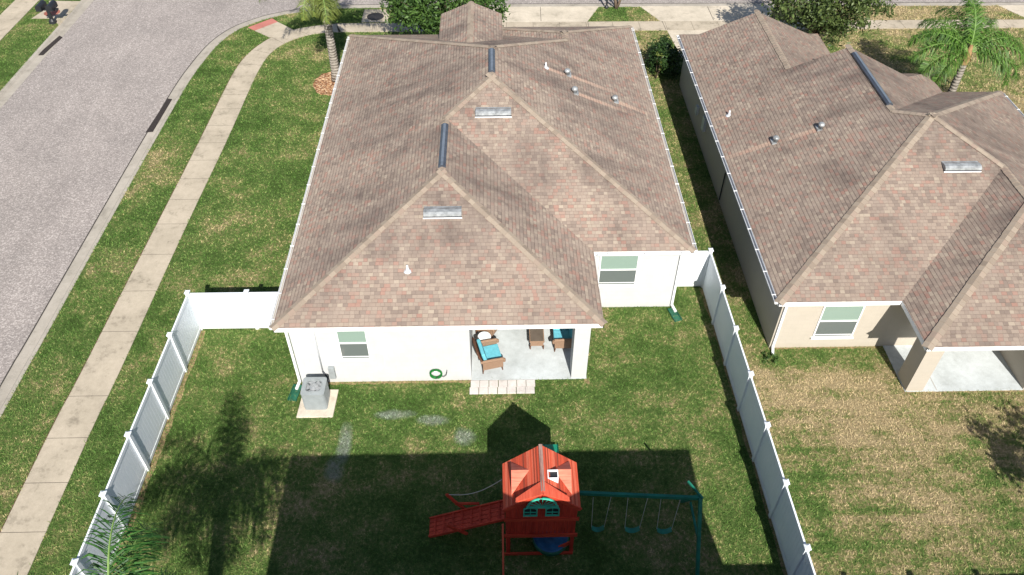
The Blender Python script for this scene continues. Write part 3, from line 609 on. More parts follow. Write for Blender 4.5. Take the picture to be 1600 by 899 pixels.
# ================================================================== NEIGHBOUR HOUSE
E1 = 2.61
nb = empty('neighbour_house', (16, 26, 0), 'tan stucco house with a brown hip roof and white trimmed eaves on the right', 'house')
n0, nye, n1, nyn = 9.25, 18.35, 22.85, 31.6
na = Vector((16.05, 25.15, E1+SL*6.8))
w0, w1, wy = 13.35, 22.85, 16.3; wc = (w0+w1)/2; wh = (w1-w0)/2; wz = E1+SL*wh
WA = (wc, wy+wh, wz); vt = (wc, nye+(wc-w0), wz)          # valley top on the pyramid's SE hip (x+y const)
r1x = 15.1; r1z = E1+SL*(r1x-n0); r1e = 20.2
V1 = (r1x, na.y+(na.x-r1x), r1z)
g1y, g1f = 31.2, 33.3                                    # gable plane and front eave of the middle wing
s1 = (r1z-E1)/(r1e-r1x)
gA = (r1x, g1y, r1z); gB = (r1e-2.1, g1y, E1+s1*2.1)     # dutch gable foot
r2x = 12.75; r2z = E1+SL*(r2x-n0); r2e = 16.25; g2y, g2f = 36.7, 37.37
m = MB(); random.seed(8)
roof_face(m, [(n0, nye, E1), (w0, nye, E1), vt, tuple(na)], (1, 0, 0))
roof_face(m, [(w0, nye, E1), (w0, wy, E1), WA, vt], (0, 1, 0))
roof_face(m, [(w0, wy, E1), (w1, wy, E1), WA], (1, 0, 0))
roof_face(m, [(w1, wy, E1), (w1, nyn, E1), tuple(na), vt, WA], (0, 1, 0))
# west slope shared by pyramid, middle wing and front wing
kx = .66
roof_face(m, [(n0, nye, E1), tuple(na), V1, gA, (r2x, g1y, r2z), (r2x, g2y, r2z), (n0+kx, g2y, E1+SL*kx), (n0, g2f, E1)], (0, 1, 0))
# middle wing east slope, its hip return
ves = (r1e, nyn-0, E1)
# valley between middle wing's east slope and pyramid's front slope
def vy(z): return nyn-(z-E1)/SL
vx1 = r1x
roof_face(m, [V1, gA, gB, (r1e, g1f, E1), (r1e, vy(E1), E1)], (0, 1, 0))
roof_face(m, [(r1e, vy(E1), E1), (w1, nyn, E1), tuple(na), V1], (1, 0, 0))
roof_face(m, [gB, (r1e, g1f, E1), (r2e, g1f, E1), (r2e, g1y, E1+.8)], (1, 0, 0))
# front wing east slope + hip returns
roof_face(m, [(r2x, g1y-.3, r2z), (r2x, g2y, r2z), (r2e-kx, g2y, E1+SL*kx), (r2e, g2f, E1), (r2e, g1y-.3, E1)], (0, 1, 0))
roof_face(m, [(n0, g2f, E1), (r2e, g2f, E1), (r2e-kx, g2y, E1+SL*kx), (n0+kx, g2y, E1+SL*kx)], (1, 0, 0))
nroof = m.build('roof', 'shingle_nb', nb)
m = MB()
m.poly([(r2x, g2y-.02, r2z-.02), (n0+kx, g2y-.02, E1+SL*kx-.02), (r2e-kx, g2y-.02, E1+SL*kx-.02)]); m.build('gable_wall', 'tan_wall', nb); m = MB(); m.poly([(r1x, g1y-.02, r1z-.02), (r2x, g1y-.02, r2z-.02), (r2x, g1y-.02, E1), (gB[0], g1y-.02, E1), (gB[0], g1y-.02, gB[2]-.02)]); m.build('gable_wall', 'tan_wall', nb)
m = MB()
caps(m, (n0, nye, E1), na, .34); caps(m, (w0, wy, E1), WA, .34); caps(m, vt, na, .3); caps(m, (w1, wy, E1), WA); caps(m, (w1, nyn, E1), na, .34); caps(m, V1, na); caps(m, WA, vt); caps(m, V1, gA, .27); caps(m, (r2x, g1y, r2z), (r2x, g2y, r2z), .3)
m.build('ridge_cap', 'capsh', nroof)
ridge_vent(r1x, V1[1]+.4, g1y-.6, r1z+.03, nroof)
hood_vent(16.55, 23.1, E1+SL*(23.1-nye), 1.3, (0, 1), nroof)
pipe_vent(9.95, 29.35, E1+SL*(.7), nroof)
for (x, y) in [(11.1, 26.6), (12.7, 26.5)]: pipe_vent(x, y, E1+SL*(x-n0), nroof, True)
eave_trim([(n0, nye, w0, nye, 0, -1), (w0, nye, w0, wy, -1, 0), (w0, wy, w1, wy, 0, -1), (w1, wy, w1, nyn, 1, 0), (n0, g2f, n0, nye, -1, 0), (w1, nyn, r1e, nyn, 0, 1), (r1e, nyn, r1e, g1f, 1, 0), (r1e, g1f, r2e, g1f, 0, 1), (r2e, g1f, r2e, g2f, 1, 0), (r2e, g2f, n0, g2f, 0, 1)], E1, nb)
m = MB(); zs1 = E1-.16
m.poly([(n0+.04, nye+.04, zs1), (n0+.04, g2f-.04, zs1), (r2e-.04, g2f-.04, zs1), (r2e-.04, g1f-.04, zs1), (r1e-.04, g1f-.04, zs1), (r1e-.04, nyn-.04, zs1), (w1-.04, nyn-.04, zs1), (w1-.04, wy+.04, zs1), (w0+.04, wy+.04, zs1), (w0+.04, nye+.04, zs1)]); m.build('soffit', 'white', nb)
gutter((n0, nye+.05), (n0, g2f-.05), (-1, 0), E1, nb, floor='gutter_in'); gutter((w1, wy+.05), (w1, nyn-.05), (1, 0), E1, nb)
z1 = zs1-.004
a0, ay, b0, by = n0+ov, nye+ov, w0+ov, wy+ov
m = MB()
m.box((a0, ay, 0), (b0+4.0, ay+T, z1)); m.box((a0, ay+T, 0), (a0+T, g2f-ov, z1)); m.box((a0+T, g2f-ov-T, 0), (r2e-ov, g2f-ov, z1)); m.box((r2e-ov-T, g1f-ov, 0), (r2e-ov, g2f-ov-T, z1))
m.box((r2e-ov, g1f-ov-T, 0), (r1e-ov, g1f-ov, z1)); m.box((r1e-ov-T, nyn-ov, 0), (r1e-ov, g1f-ov-T, z1)); m.box((r1e-ov, nyn-ov-T, 0), (w1-ov, nyn-ov, z1)); m.box((w1-ov-T, by, 0), (w1-ov, nyn-ov-T, z1))
m.box((b0+4.0, by, 0), (w1-ov-T, by+T, z1)); m.box((b0+4.0, by+T, 0), (b0+4.0+T, ay-.001, z1)); m.build('wall', 'tan_wall', nb)
MB().box((b0, by, 0), (b0+.58, by+.72, z1)).build('pillar', 'tan_wall', nb)
m = MB(); m.box((b0+.582, by+.002, 2.3), (b0+3.998, by+T, z1)); m.box((b0+.002, by+.722, 2.3), (b0+T, ay-.002, z1)); m.build('patio_beam', 'tan_wall', nb)
MB().box((b0-.02, by-.02, -.02), (b0+4.02, ay+.02, .035)).build('patio_slab', 'patio', nb)
MB().box((14.75, by, .037), (14.77, ay, .041)).build('slab_joint', 'kerb', nb)
window(11.04, 12.34, .6, 2.08, ay, nb)
downspout(a0+.1, ay-.05, E1-.16, (-.2, -1), nb)
mb_ = MB().box((a0-.14, 31.0, 1.0), (a0-.002, 31.35, 1.7)).build('meter_box', 'gutter', nb); MB().box((a0-.12, 32.6, .9), (a0-.002, 32.9, 1.3)).build('meter_box', 'gutter', nb)
MB().tube([(a0-.06, 31.2, 1.7), (a0-.06, 31.2, z1)], .03, 8).build('riser', 'gutter', mb_)
MB().tube([(a0-.05, 27.0, .2), (a0-.05, 27.0, 1.6)], .03, 8).build('wall_pipe', 'darkmetal', nb)

# ================================================================== house behind the camera (casts the long yard shadow)
bh = empty('rear_house', (1, 0, 0), 'tall tan house with a hip roof standing behind the rear fence', 'house')
bx0, bx1, by1, by0, bz = -5.2, 7.32, 5.86, -8, 7.2
m = MB(); bc = (bx0+bx1)/2; bhw = (bx1-bx0)/2; bt = bz+SL*bhw
roof_face(m, [(bx0, by1, bz), (bx1, by1, bz), (bc, by1-bhw, bt)], (1, 0, 0)); roof_face(m, [(bx0, by0, bz), (bx1, by0, bz), (bc, by0+bhw, bt)], (1, 0, 0))
roof_face(m, [(bx0, by1, bz), (bc, by1-bhw, bt), (bc, by0+bhw, bt), (bx0, by0, bz)], (0, 1, 0)); roof_face(m, [(bx1, by1, bz), (bc, by1-bhw, bt), (bc, by0+bhw, bt), (bx1, by0, bz)], (0, 1, 0))
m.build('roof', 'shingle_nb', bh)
MB().box((bx0+.3, by0+.3, 0), (bx1-.3, by1-.3, bz-.16)).build('wall', 'tan_wall', bh)
m = MB()
for x in (-3, 1, 4):
    for z in (1, 4.4): m.box((x, by1-.295, z), (x+1.1, by1-.27, z+1.4))
m.build('window', 'glass', bh)
m = MB(); m.box((bx1-.29, -5, 0), (bx1+1.3, 5.0, 4.1)); m.build('side_wing', 'tan_wall', bh)
m = MB(); m.box((bx1-.5, -5.5, 4.3), (8.95, 5.35, 4.4)); m.build('side_roof', 'shingle_nb', bh)

# ================================================================== fences
def fence(name, pts, label, infill_face=None, gate=False):
    o = empty(name, (*pts[0], 0), label, 'fence')
    for i, p in enumerate(pts):
        m = MB(); h = .065; m.box((p[0]-h, p[1]-h, 0), (p[0]+h, p[1]+h, 1.85)); po = m.build('post', 'vinyl', o)
        c = MB(); k = .085; b = len(c.v); x, y = p
        c.box((x-k, y-k, 1.85), (x+k, y+k, 1.885)); 
        c.poly([(x-k, y-k, 1.885), (x+k, y-k, 1.885), (x, y, 1.95)]); c.poly([(x+k, y-k, 1.885), (x+k, y+k, 1.885), (x, y, 1.95)]); c.poly([(x+k, y+k, 1.885), (x-k, y+k, 1.885), (x, y, 1.95)]); c.poly([(x-k, y+k, 1.885), (x-k, y-k, 1.885), (x, y, 1.95)])
        c.build('post_cap', 'vinyl', po)
    for a, b in zip(pts, pts[1:]):
        A, B = Vector((*a, 0)), Vector((*b, 0)); d = (B-A).normalized(); A2_, B2_ = A+d*.066, B-d*.066; m = MB(); L_ = (B2_-A2_).length
        up = Vector((0, 0, 1)); sd = Vector((-d.y, d.x, 0)); n = max(1, round(L_/.152)); bw = L_/n
        M = Matrix((d, sd, up)).transposed().to_4x4(); M.translation = A2_
        for i in range(n): m.box((i*bw+.004, -.011, .17), ((i+1)*bw-.004, .011, 1.66), M)
        m.box((0, -.006, .17), (L_, .006, 1.66), M)
        pn = m.build('fence_panel', 'vinyl', o)
        r = MB(); r.box((0, -.025, 1.661), (L_, .025, 1.80), M); r.build('top_rail', 'vinyl', pn)
        r = MB(); r.box((0, -.025, .04), (L_, .025, .169), M); r.build('bottom_rail', 'vinyl', pn)
    return o
lf = [(-10.72-.0377*k, 19.98-1.979*k) for k in range(7)]; lf[-1] = (-10.95, 8.1)
fence('white_fence', lf, 'white vinyl privacy fence between the sidewalk and the left side of the yard')
fence('white_fence', [(-10.65+.0, 19.98), (-8.65, 19.98), (-6.76, 19.98)][0:0]+[(-8.68, 19.98), (-6.76, 19.98)], 'short white vinyl fence section joining the main house wall behind the air conditioner') if False else None
fl = empty('white_fence', (-9.7, 19.98, 0), 'bright white vinyl fence crossing from the left fence corner to the main house', 'fence')
def cross_fence(o, xs, y, end_posts):
    for x in end_posts:
        m = MB(); h = .065; m.box((x-h, y-h, 0), (x+h, y+h, 1.85)); po = m.build('post', 'vinyl', o); c = MB(); k = .085
        c.box((x-k, y-k, 1.85), (x+k, y+k, 1.885)); c.poly([(x-k, y-k, 1.886), (x+k, y-k, 1.886), (x, y, 1.95)]); c.poly([(x+k, y-k, 1.886), (x+k, y+k, 1.886), (x, y, 1.95)]); c.poly([(x+k, y+k, 1.886), (x-k, y+k, 1.886), (x, y, 1.95)]); c.poly([(x-k, y+k, 1.886), (x-k, y-k, 1.886), (x, y, 1.95)])
        c.build('post_cap', 'vinyl', po)
    for a, b in zip(xs, xs[1:]):
        m = MB(); n = round((b-a-.13)/.152); bw = (b-a-.134)/n; s0 = a+.067
        for i in range(n): m.box((s0+i*bw+.004, y-.011, .17), (s0+(i+1)*bw-.004, y+.011, 1.66))
        m.box((s0, y-.006, .17), (b-.067, y+.006, 1.66)); pn = m.build('fence_panel', 'vinyl', o)
        MB().box((s0, y-.025, 1.661), (b-.067, y+.025, 1.80)).build('top_rail', 'vinyl', pn); MB().box((s0, y-.025, .04), (b-.067, y+.025, .169)).build('bottom_rail', 'vinyl', pn)
cross_fence(fl, [-10.72, -8.69, -6.6], 19.98, [-8.69])
rf = [(7.843+.023*k, 21.865-1.96*k) for k in range(8)]; rf[-1] = (8.0, 8.1)
fence('white_fence', rf, 'white vinyl privacy fence between the main yard and the neighbouring yard')
fr = empty('white_fence', (7.1, 21.865, 0), 'short white vinyl fence section joining the right fence to the main house', 'fence'); cross_fence(fr, [6.38, 7.843], 21.865, [])
fb = empty('white_fence', (0, 8.0, 0), 'long white vinyl fence along the rear of both yards', 'fence')
xs = list(np.linspace(-10.95, 8.0, 11)); cross_fence(fb, xs, 8.0, xs[1:-1]); xs = [8.0+1.86*i for i in range(9)]; cross_fence(fb, xs, 8.0, xs[1:])

# ================================================================== yard objects
acp = MB().prism([(-6.6, 15.93), (-5.42, 15.93), (-5.38, 17.05), (-6.55, 17.08)], -.02, .06).build('equipment_pad', 'pad', bevel=.01)
tag(acp, 'square beige concrete pad under the air conditioner', 'concrete pad')
ac = empty('air_conditioner', (-6.0, 16.55, .06), 'grey outdoor air conditioner unit with a round top fan on a concrete pad', 'air conditioner')
def rrect(x0, y0, x1, y1, r, n=4):
    o = []
    for cx, cy, a0_ in ((x1-r, y1-r, 0), (x0+r, y1-r, PI/2), (x0+r, y0+r, PI), (x1-r, y0+r, 3*PI/2)):
        for i in range(n+1): t = a0_+PI/2*i/n; o.append((cx+r*math.cos(t), cy+r*math.sin(t)))
    return o
m = MB(); m.prism(rrect(-6.37, 16.2, -5.63, 16.92, .09), .065, .80); m.build('cabinet', 'ac', ac)
m = MB()
for i in range(22):
    z = .12+i*.028; q = rrect(-6.376, 16.194, -5.624, 16.926, .09); m.prism(q, z, z+.012)
m.build('louvres', 'ac', ac)
m = MB(); ro = rrect(-6.385, 16.185, -5.615, 16.935, .1, 8); n = len(ro)
b = len(m.v); cx, cy = -6.0, 16.56; m.v += [(p[0], p[1], .80) for p in ro]+[(p[0], p[1], .86) for p in ro]
ring = []
for p in ro:
    a = math.atan2(p[1]-cy, p[0]-cx); ring.append((cx+.29*math.cos(a), cy+.29*math.sin(a)))
m.v += [(p[0], p[1], .875) for p in ring]+[(p[0], p[1], .80) for p in ring]
for k in range(3):
    for i in range(n): m.f.append((b+k*n+i, b+k*n+(i+1) % n, b+(k+1)*n+(i+1) % n, b+(k+1)*n+i))
tp = m.build('top_cover', 'ac', ac)
m = MB().lathe((cx, cy, .78), [(.30, 0), (.29, .022)], 28); m.build('fan_well', 'ac', tp)
m = MB(); m.lathe((cx, cy, .81), [(.15, 0), (.14, .04), (.07, .06)], 20)
for k in range(5):
    a = k*PI*.4+.4; m.poly([(cx+.13*math.cos(a), cy+.13*math.sin(a), .822), (cx+.27*math.cos(a-.3), cy+.27*math.sin(a-.3), .815), (cx+.27*math.cos(a+.75), cy+.27*math.sin(a+.75), .845), (cx+.13*math.cos(a+.9), cy+.13*math.sin(a+.9), .838)])
m.build('fan', 'acfan', tp)
MB().lathe((cx, cy, .803), [(.285, 0), (.28, .004), (.21, .005), (.20, .0)], 28).build('rubber_ring', 'acdark', tp)
m = MB()
for r in (.06, .105, .15, .195, .24, .28): m.tube([(cx+r*math.cos(t), cy+r*math.sin(t), .885) for t in np.linspace(0, 2*PI, 25)], .004, 4, False)
for k in range(6): a = k*PI/3; m.tube([(cx, cy, .885), (cx+.29*math.cos(a), cy+.29*math.sin(a), .878)], .004, 4)
m.build('fan_guard', 'ac', tp)
MB().tube([(-5.87, 17.37, .62), (-5.75, 17.35, .35), (-5.72, 17.1, .25), (-5.75, 16.93, .3)], .028, 8).build('refrigerant_line', 'darkmetal', ac, True)
db = MB().box((-5.66, 17.30, .3), (-5.46, 17.405, .85)).build('disconnect_box', 'ac', house, bevel=.01)
# hose coil hung on the wall
hs = empty('garden_hose', (-2.1, 17.33, .47), 'coiled green garden hose hanging low on the white rear wall', 'hose')
m = MB()
for k in range(7):
    r = .175+.010*(k % 4); dy = -.03-.022*(k//2); m.tube([(-2.1+r*math.cos(t)*(1), 17.38+dy, .47+r*1.05*math.sin(t)) for t in np.linspace(0, 2*PI, 25)], .017, 6, False)
m.build('hose_coil', 'hose', hs, True)
MB().tube([(-1.96, 17.33, .38), (-1.85, 17.3, .33), (-1.76, 17.3, .42), (-1.73, 17.31, .56), (-1.72, 17.32, .64)], .012, 6).build('hose_end', 'darkmetal', hs, True)
MB().box((-2.16, 17.36, .44), (-2.04, 17.415, .56)).build('hose_hook', 'pipe', hs)
# pavers
pv = empty('paver_landing', (.15, 17.1, 0), 'two rows of pale square concrete pavers set in front of the main patio slab', 'pavers')
for r in range(2):
    for c in range(7):
        jx = random.uniform(-.006, .006); x = -.95+c*.315+jx-(.03 if r else 0); y = 17.385-(r+1)*.295
        MB().box((x, y, 0), (x+.298, y+.283, .035+random.uniform(0, .006))).build('paver', 'paver', pv, bevel=.006)

# ---- patio furniture
def place(o, loc, rot):
    o.location = loc; o.rotation_euler = (0, 0, rot)
def armchair(label, w=.78, d=.78, seats=1, name='wicker_armchair'):
    # origin under seat centre, faces +x, local coordinates
    o = empty(name, (0, 0, 0), label, 'armchair' if seats == 1 else 'sofa', None)
    hw = w/2; m = MB(); m.box((-d/2+.08, -hw+.09, .20), (d/2-.03, hw-.09, .33)); m.build('seat_frame', 'wick', o, bevel=.02)
    for s_ in (-1, 1):
        m = MB(); m.box((-d/2+.05, s_*(hw-.045)-.045, .22), (d/2-.04, s_*(hw-.045)+.045, .56)); 
        m.tube([(-d/2-.02, s_*(hw-.045), .60), (0, s_*(hw-.045), .60), (d/2-.05, s_*(hw-.045), .585), (d/2, s_*(hw-.045), .54), (d/2, s_*(hw-.045), .45)], .055, 8); m.build('arm', 'wick', o, bevel=.015)
    m = MB(); p = [(-d/2+.10, .3), (-d/2+.04, .6), (-d/2-.06, .88)]
    for (x0, z0), (x1, z1_) in zip(p, p[1:]): m.beam((x0, 0, z0), (x1, 0, z1_), w-.06, .06, (1, 0, 0))
    m.tube([(-d/2-.06, -hw+.03, .86), (-d/2-.08, -hw/2, .91), (-d/2-.08, hw/2, .91), (-d/2-.06, hw-.03, .86)], .035, 8); m.build('backrest', 'wickd', o, bevel=.015)
    for sx, sy in ((-1, -1), (-1, 1), (1, -1), (1, 1)):
        MB().tube([(sx*(d/2-.05), sy*(hw-.05), 0), (sx*(d/2-.08), sy*(hw-.07), .24)], [.018, .03], 8).build('leg', 'wickd', o)
    sw = (w-.2)/seats
    for i in range(seats):
        y0 = -w/2+.1+i*sw; MB().box((-d/2+.16, y0+.006, .332), (d/2-.02, y0+sw-.006, .45)).build('seat_cushion', 'cush', o, bevel=.035)
        M = Matrix.Translation((-d/2+.13, y0+sw/2, .46)) @ Matrix.Rotation(-.25, 4, 'Y'); mm = MB().box((0, -sw/2+.01, 0), (.13, sw/2-.01, .42), M); mm.build('back_cushion', 'cush', o, bevel=.04)
    return o
c1 = armchair('tan wicker armchair with turquoise cushions nearest the paver landing', 1.0, .8); place(c1, (-.30, 18.18, .035), math.radians(14))
c2 = armchair('tan wicker armchair half hidden under the eave behind the round white table', .85, .78); place(c2, (-.32, 19.72, .035), math.radians(-28))
c3 = armchair('wicker sofa with turquoise cushions in the shade of the patio pillar', 1.95, .82, 3, 'wicker_sofa'); place(c3, (2.34, 19.55, .035), math.radians(180))
t = empty('side_table', (-.48, 18.93, .035), 'small round side table with a white top between the two patio armchairs', 'table')
MB().lathe((-.48, 18.93, .52), [(.23, 0), (.235, .02), (.22, .035)], 28).build('tabletop', 'whitetop', t)
MB().lathe((-.48, 18.93, .035), [(.2, 0), (.2, .03), (.15, .2), (.16, .4), (.2, .48)], 20).build('pedestal', 'wickd', t)
t = empty('coffee_table', (1.35, 19.3, .035), 'rectangular tan wicker coffee table with a dark top in the middle of the patio', 'table')
MB().box((1.10, 18.72, .40), (1.62, 19.95, .455)).build('frame', 'wick', t, bevel=.01); MB().box((1.13, 18.75, .456), (1.59, 19.92, .468)).build('tabletop', 'tabletop', t)
MB().box((1.13, 18.75, .2), (1.59, 19.92, .395)).build('apron', 'wick', t, bevel=.01)
for x in (1.13, 1.59):
    for y in (18.76, 19.91): MB().tube([(x, y, .035), (x, y, .21)], [.02, .03], 8).build('leg', 'wickd', t)
vs = MB().lathe((1.45, 19.35, .503), [(.05, 0), (.075, .03), (.05, .07), (.03, .08)], 14).build('ornament', 'darkmetal', None, True); tag(vs, 'small dark ornament on the coffee table', 'ornament')

# ================================================================== playset
ps = empty('playset', (1.1, 11.6, 0), 'red wooden playhouse with green swing beam standing in the shaded part of the yard', 'playset')
px0, px1, py0, py1 = .22, 1.98, 11.08, 12.28
for x in (px0, px1):
    for y in (py0, py1): MB().beam((x, y, 0), (x, y, 2.45), .09, .09).build('post', 'redz', ps)
m = MB(); k = 9; dw = (px1-px0)/k
for i in range(k): m.box((px0+i*dw+.004, py0+.05, 1.10), (px0+(i+1)*dw-.004, py1-.05, 1.135))
m.build('deck', 'redy', ps)
m = MB()
for z in (1.0, 1.84): m.beam((px0-.12, py0-.065, z+.07), (px1+.12, py0-.065, z+.07), .04, .14)
m.beam((px0-.12, py0-.06, .06), (px1+.05, py0-.06, .06), .05, .1); m.beam((px0, py1+.06, 1.0), (px1, py1+.06, 1.0), .04, .14); m.beam((px0, py1+.06, 1.84), (px1, py1+.06, 1.84), .04, .14)
for x in (px0-.05, px1+.05): m.beam((x, py0, .06), (x, py1, .06), .04, .1); m.beam((x, py0-.05, 1.0), (x, py1+.05, 1.0), .04, .14)
m.build('cross_beam', 'red', ps)
m = MB(); k = 15; dw = (px1-px0-.1)/k
for i in range(k): m.box((px0+.05+i*dw+.004, py0-.035, 1.08), (px0+.05+(i+1)*dw-.004, py0-.01, 1.765))
m.build('front_railing', 'redz', ps)
m = MB(); dw = .085
for x in (px0-.02, px1+.02):
    for i in range(4): m.box((x-.012, py0+.08+i*dw, 1.12), (x+.012, py0+.08+(i+1)*dw-.008, 1.76))
m.build('side_railing', 'redz', ps)
# lower wall boards and seat inside the frame
m = MB()
for i in range(5): m.box((px0+.06+i*.125, py0+.75, .2), (px0+.06+(i+1)*.125-.006, py0+.78, .98))
m.box((px0+.05, py0+.35, .36), (px0+.72, py0+.72, .40)); m.build('lower_bench', 'redz', ps)
MB().beam((px1-.45, py0+.02, .12), (px1-.02, py0+.02, .5), .04, .12).build('corner_brace', 'red', ps)
# roof: two slopes of planks with openings, ridge board and gables
rx, rz0, rze = 1.09, 3.36, 2.50; ry0, ry1 = 10.98, 12.38; ex0, ex1 = .08, 2.10
def slope(xe, side):
    m = MB(); d = Vector((rx-xe, 0, rz0-rze)); L_ = d.length; d.normalize(); y_ = Vector((0, 1, 0)); nrm = Vector((-d.z, 0, d.x)) if side < 0 else Vector((d.z*1, 0, -d.x)); nrm = nrm if nrm.z > 0 else -nrm
    M = Matrix((d, y_, nrm)).transposed().to_4x4(); M.translation = (xe, 0, rze); n = 30; w = L_/n
    for i in range(n):
        a, b = i*w+.001, (i+1)*w-(.001 if i % 2 == 0 else .005); c = (a+b)/2/L_; segs = [(ry0, ry1)]
        for s0, s1 in segs: m.box((a, s0, -.011), (b, s1, .011), M)
    return m, M
for xe, sd in ((ex0, -1), (ex1, 1)):
    m, M = slope(xe, sd); rf_ = m.build('roof_slope', 'redplank', ps)
MB().box((rx-.05, ry0-.01, rz0-.01), (rx+.05, ry1+.01, rz0+.025)).build('ridge_board', 'grey_wood', ps)
fz = lambda x: rze+(rz0-rze)*(ex1-x)/(ex1-rx)+.012
for sd, xo, xi in ((-1, .33, .78), (1, 1.85, 1.40)):
    yc = 11.78; zr = fz(2*rx-xi if sd < 0 else xi); zo = fz(2*rx-xo if sd < 0 else xo); hw_ = .5
    m = MB()
    for e in (-1, 1): m.poly([(xo+sd*.03, yc, zr), (xi, yc, zr), (xo+sd*.03, yc+e*hw_, zo+.015)]); m.poly([(xo+sd*.03, yc, zr-.03), (xi, yc, zr-.03), (xo+sd*.03, yc+e*hw_, zo-.015)])
    dm = m.build('side_dormer', 'redl', ps)
    m = MB(); m.poly([(xo, yc, zr-.03), (xo, yc-hw_+.04, zo-.02), (xo, yc+hw_-.04, zo-.02)]); m.build('dormer_end', 'redz', dm)
m = MB(); fx0, fx1, fy0, fy1 = 1.24, 1.52, 11.42, 11.68
for x0_, y0_, x1_, y1_ in ((fx0, fy0, fx1, fy0+.025), (fx0, fy1-.025, fx1, fy1), (fx0, fy0+.025, fx0+.025, fy1-.025), (fx1-.025, fy0+.025, fx1, fy1-.025)): m.box((x0_, y0_, 2.85), (x1_, y1_, 3.25))
m.build('chimney_box', 'whitetop', ps)
MB().box((fx0+.026, fy0+.026, 3.1), (fx1-.026, fy1-.026, 3.19)).build('chimney_opening', 'black', ps)
def gable(y, yb):
    m = MB(); k = 20
    for i in range(k):
        x0 = ex0+.06+(ex1-ex0-.12)*i/k; x1 = x0+(ex1-ex0-.12)/k-.005; h = lambda x: rze+(rz0-rze)*(1-abs(x-rx)/((ex1-ex0)/2))-.04
        m.v += []; b = len(m.v)
        P = [(x0, 1.92), (x1, 1.92), (x1, h(x1)), (x0, h(x0))]; m.v += [(p[0], y, p[1]) for p in P]+[(p[0], yb, p[1]) for p in P]
        m.f += [(b, b+1, b+2, b+3), (b+7, b+6, b+5, b+4), (b+3, b+2, b+6, b+7), (b, b+3, b+7, b+4), (b+1, b+5, b+6, b+2)]
    return m.build('gable_wall', 'redz', ps)
gw = gable(py0-.05, py0-.03)
m = MB()
for xe in (ex0, ex1): m.beam((xe, ry0-.02, rze-.03), (rx, ry0-.02, rz0-.04), .035, .12)
m.build('bargeboard', 'red', ps)
# small front dormer gable with sunburst and two windows
m = MB()
for xe in (.40, 1.78):
    m.poly([(xe, ry0-.07, 3.02), (rx, ry0-.07, rz0+.03), (rx, ry0+.3, rz0+.03), (xe, ry0+.02, 3.02)]); m.beam((xe, ry0-.08, 2.99), (rx, ry0-.08, rz0), .03, .05)
m.build('dormer_roof', 'redy', ps)
m = MB(); yb_ = ry0-.05; zb_ = 2.70
for i in range(9):
    a = PI*i/8; m.beam((rx+.05*math.cos(a), yb_, zb_+.04*math.sin(a)), (rx+.33*math.cos(a), yb_, zb_+.36*math.sin(a)), .012, .03, (0, 1, 0))
m.tube([(rx+.37*math.cos(a), yb_, zb_+.38*math.sin(a)) for a in np.linspace(0, PI, 13)], .03, 6); m.beam((rx-.42, yb_, zb_-.02), (rx+.42, yb_, zb_-.02), .05, .07)
m.build('sunburst', 'tealp', ps)
yy = py0-.09
for cx_ in (.79, 1.37):
    m = MB(); w_, zb, zt_ = .17, 2.16, 2.46
    m.beam((cx_-w_-.02, yy, zb), (cx_+w_+.02, yy, zb), .03, .055); m.beam((cx_-w_, yy, zb), (cx_-w_, yy, zt_), .03, .05); m.beam((cx_+w_, yy, zb), (cx_+w_, yy, zt_), .03, .05)
    m.tube([(cx_+w_*math.cos(a), yy, zt_+.09*math.sin(a)) for a in np.linspace(0, PI, 9)], .026, 6); m.beam((cx_, yy, zb), (cx_, yy, zt_+.09), .02, .03); m.beam((cx_-w_, yy, 2.32), (cx_+w_, yy, 2.32), .02, .03)
    wn_ = m.build('play_window', 'tealp', ps); MB().box((cx_-w_+.02, yy+.03, zb+.02), (cx_+w_-.02, yy+.036, zt_+.06)).build('pane', 'black', wn_)
# climbing ramp, going down to the left
rA, rB = Vector((.12, 11.78, 1.12)), Vector((-2.05, 11.87, .06)); d = (rB-rA).normalized()
m = MB(); 
for s_ in (-1.5, -.5, .5, 1.5): m.beam(rA+Vector((0, s_*.135, 0)), rB+Vector((0, s_*.135, 0)), .118, .03)
rp = m.build('climbing_ramp', 'red', ps)
m = MB()
for i in range(8): c = rA.lerp(rB, (i+.6)/8.2); m.beam(c+Vector((0, -.27, .035)), c+Vector((0, .27, .035)), .05, .04)
m.build('rung', 'red', rp)
m = MB()
for s_ in (-1, 1): m.beam(rA+Vector((0, s_*.29, .02)), rB+Vector((0, s_*.29, .02)), .04, .10)
m.build('side_rail', 'red', rp)
m = MB()
m.beam((-.95, 12.22, .35), (-1.25, 12.25, .75), .05, .09); m.beam((-1.25, 12.25, .74), (-1.52, 12.3, 1.15), .05, .09); m.beam((-.6, 12.2, .80), (-1.3, 12.25, .72), .05, .07)
m.beam((-.95, 11.5, .35), (-1.2, 11.48, .62), .05, .09); m.beam((-1.2, 11.48, .6), (-1.5, 11.46, .95), .05, .09)
m.build('ramp_bracket', 'red', ps)
pts = [Vector((.05, 12.3, 1.85)).lerp(Vector((-1.52, 12.3, 1.14)), t)-Vector((0, 0, .3*math.sin(PI*t))) for t in np.linspace(0, 1, 14)]
MB().tube(pts, .011, 6).build('hand_rope', 'rope', ps, True)
# ladder at the near left corner
m = MB()
for x in (.0, ): m.beam((px0-.16, py0-.1, 1.75), (px0-.16, 9.6, .0), .05, .09)
m.beam((px0-.16-.0, py0-.1, 1.0), (px0-.16, 9.9, -.0), .04, .07)
m.build('ladder_rail', 'redy', ps)
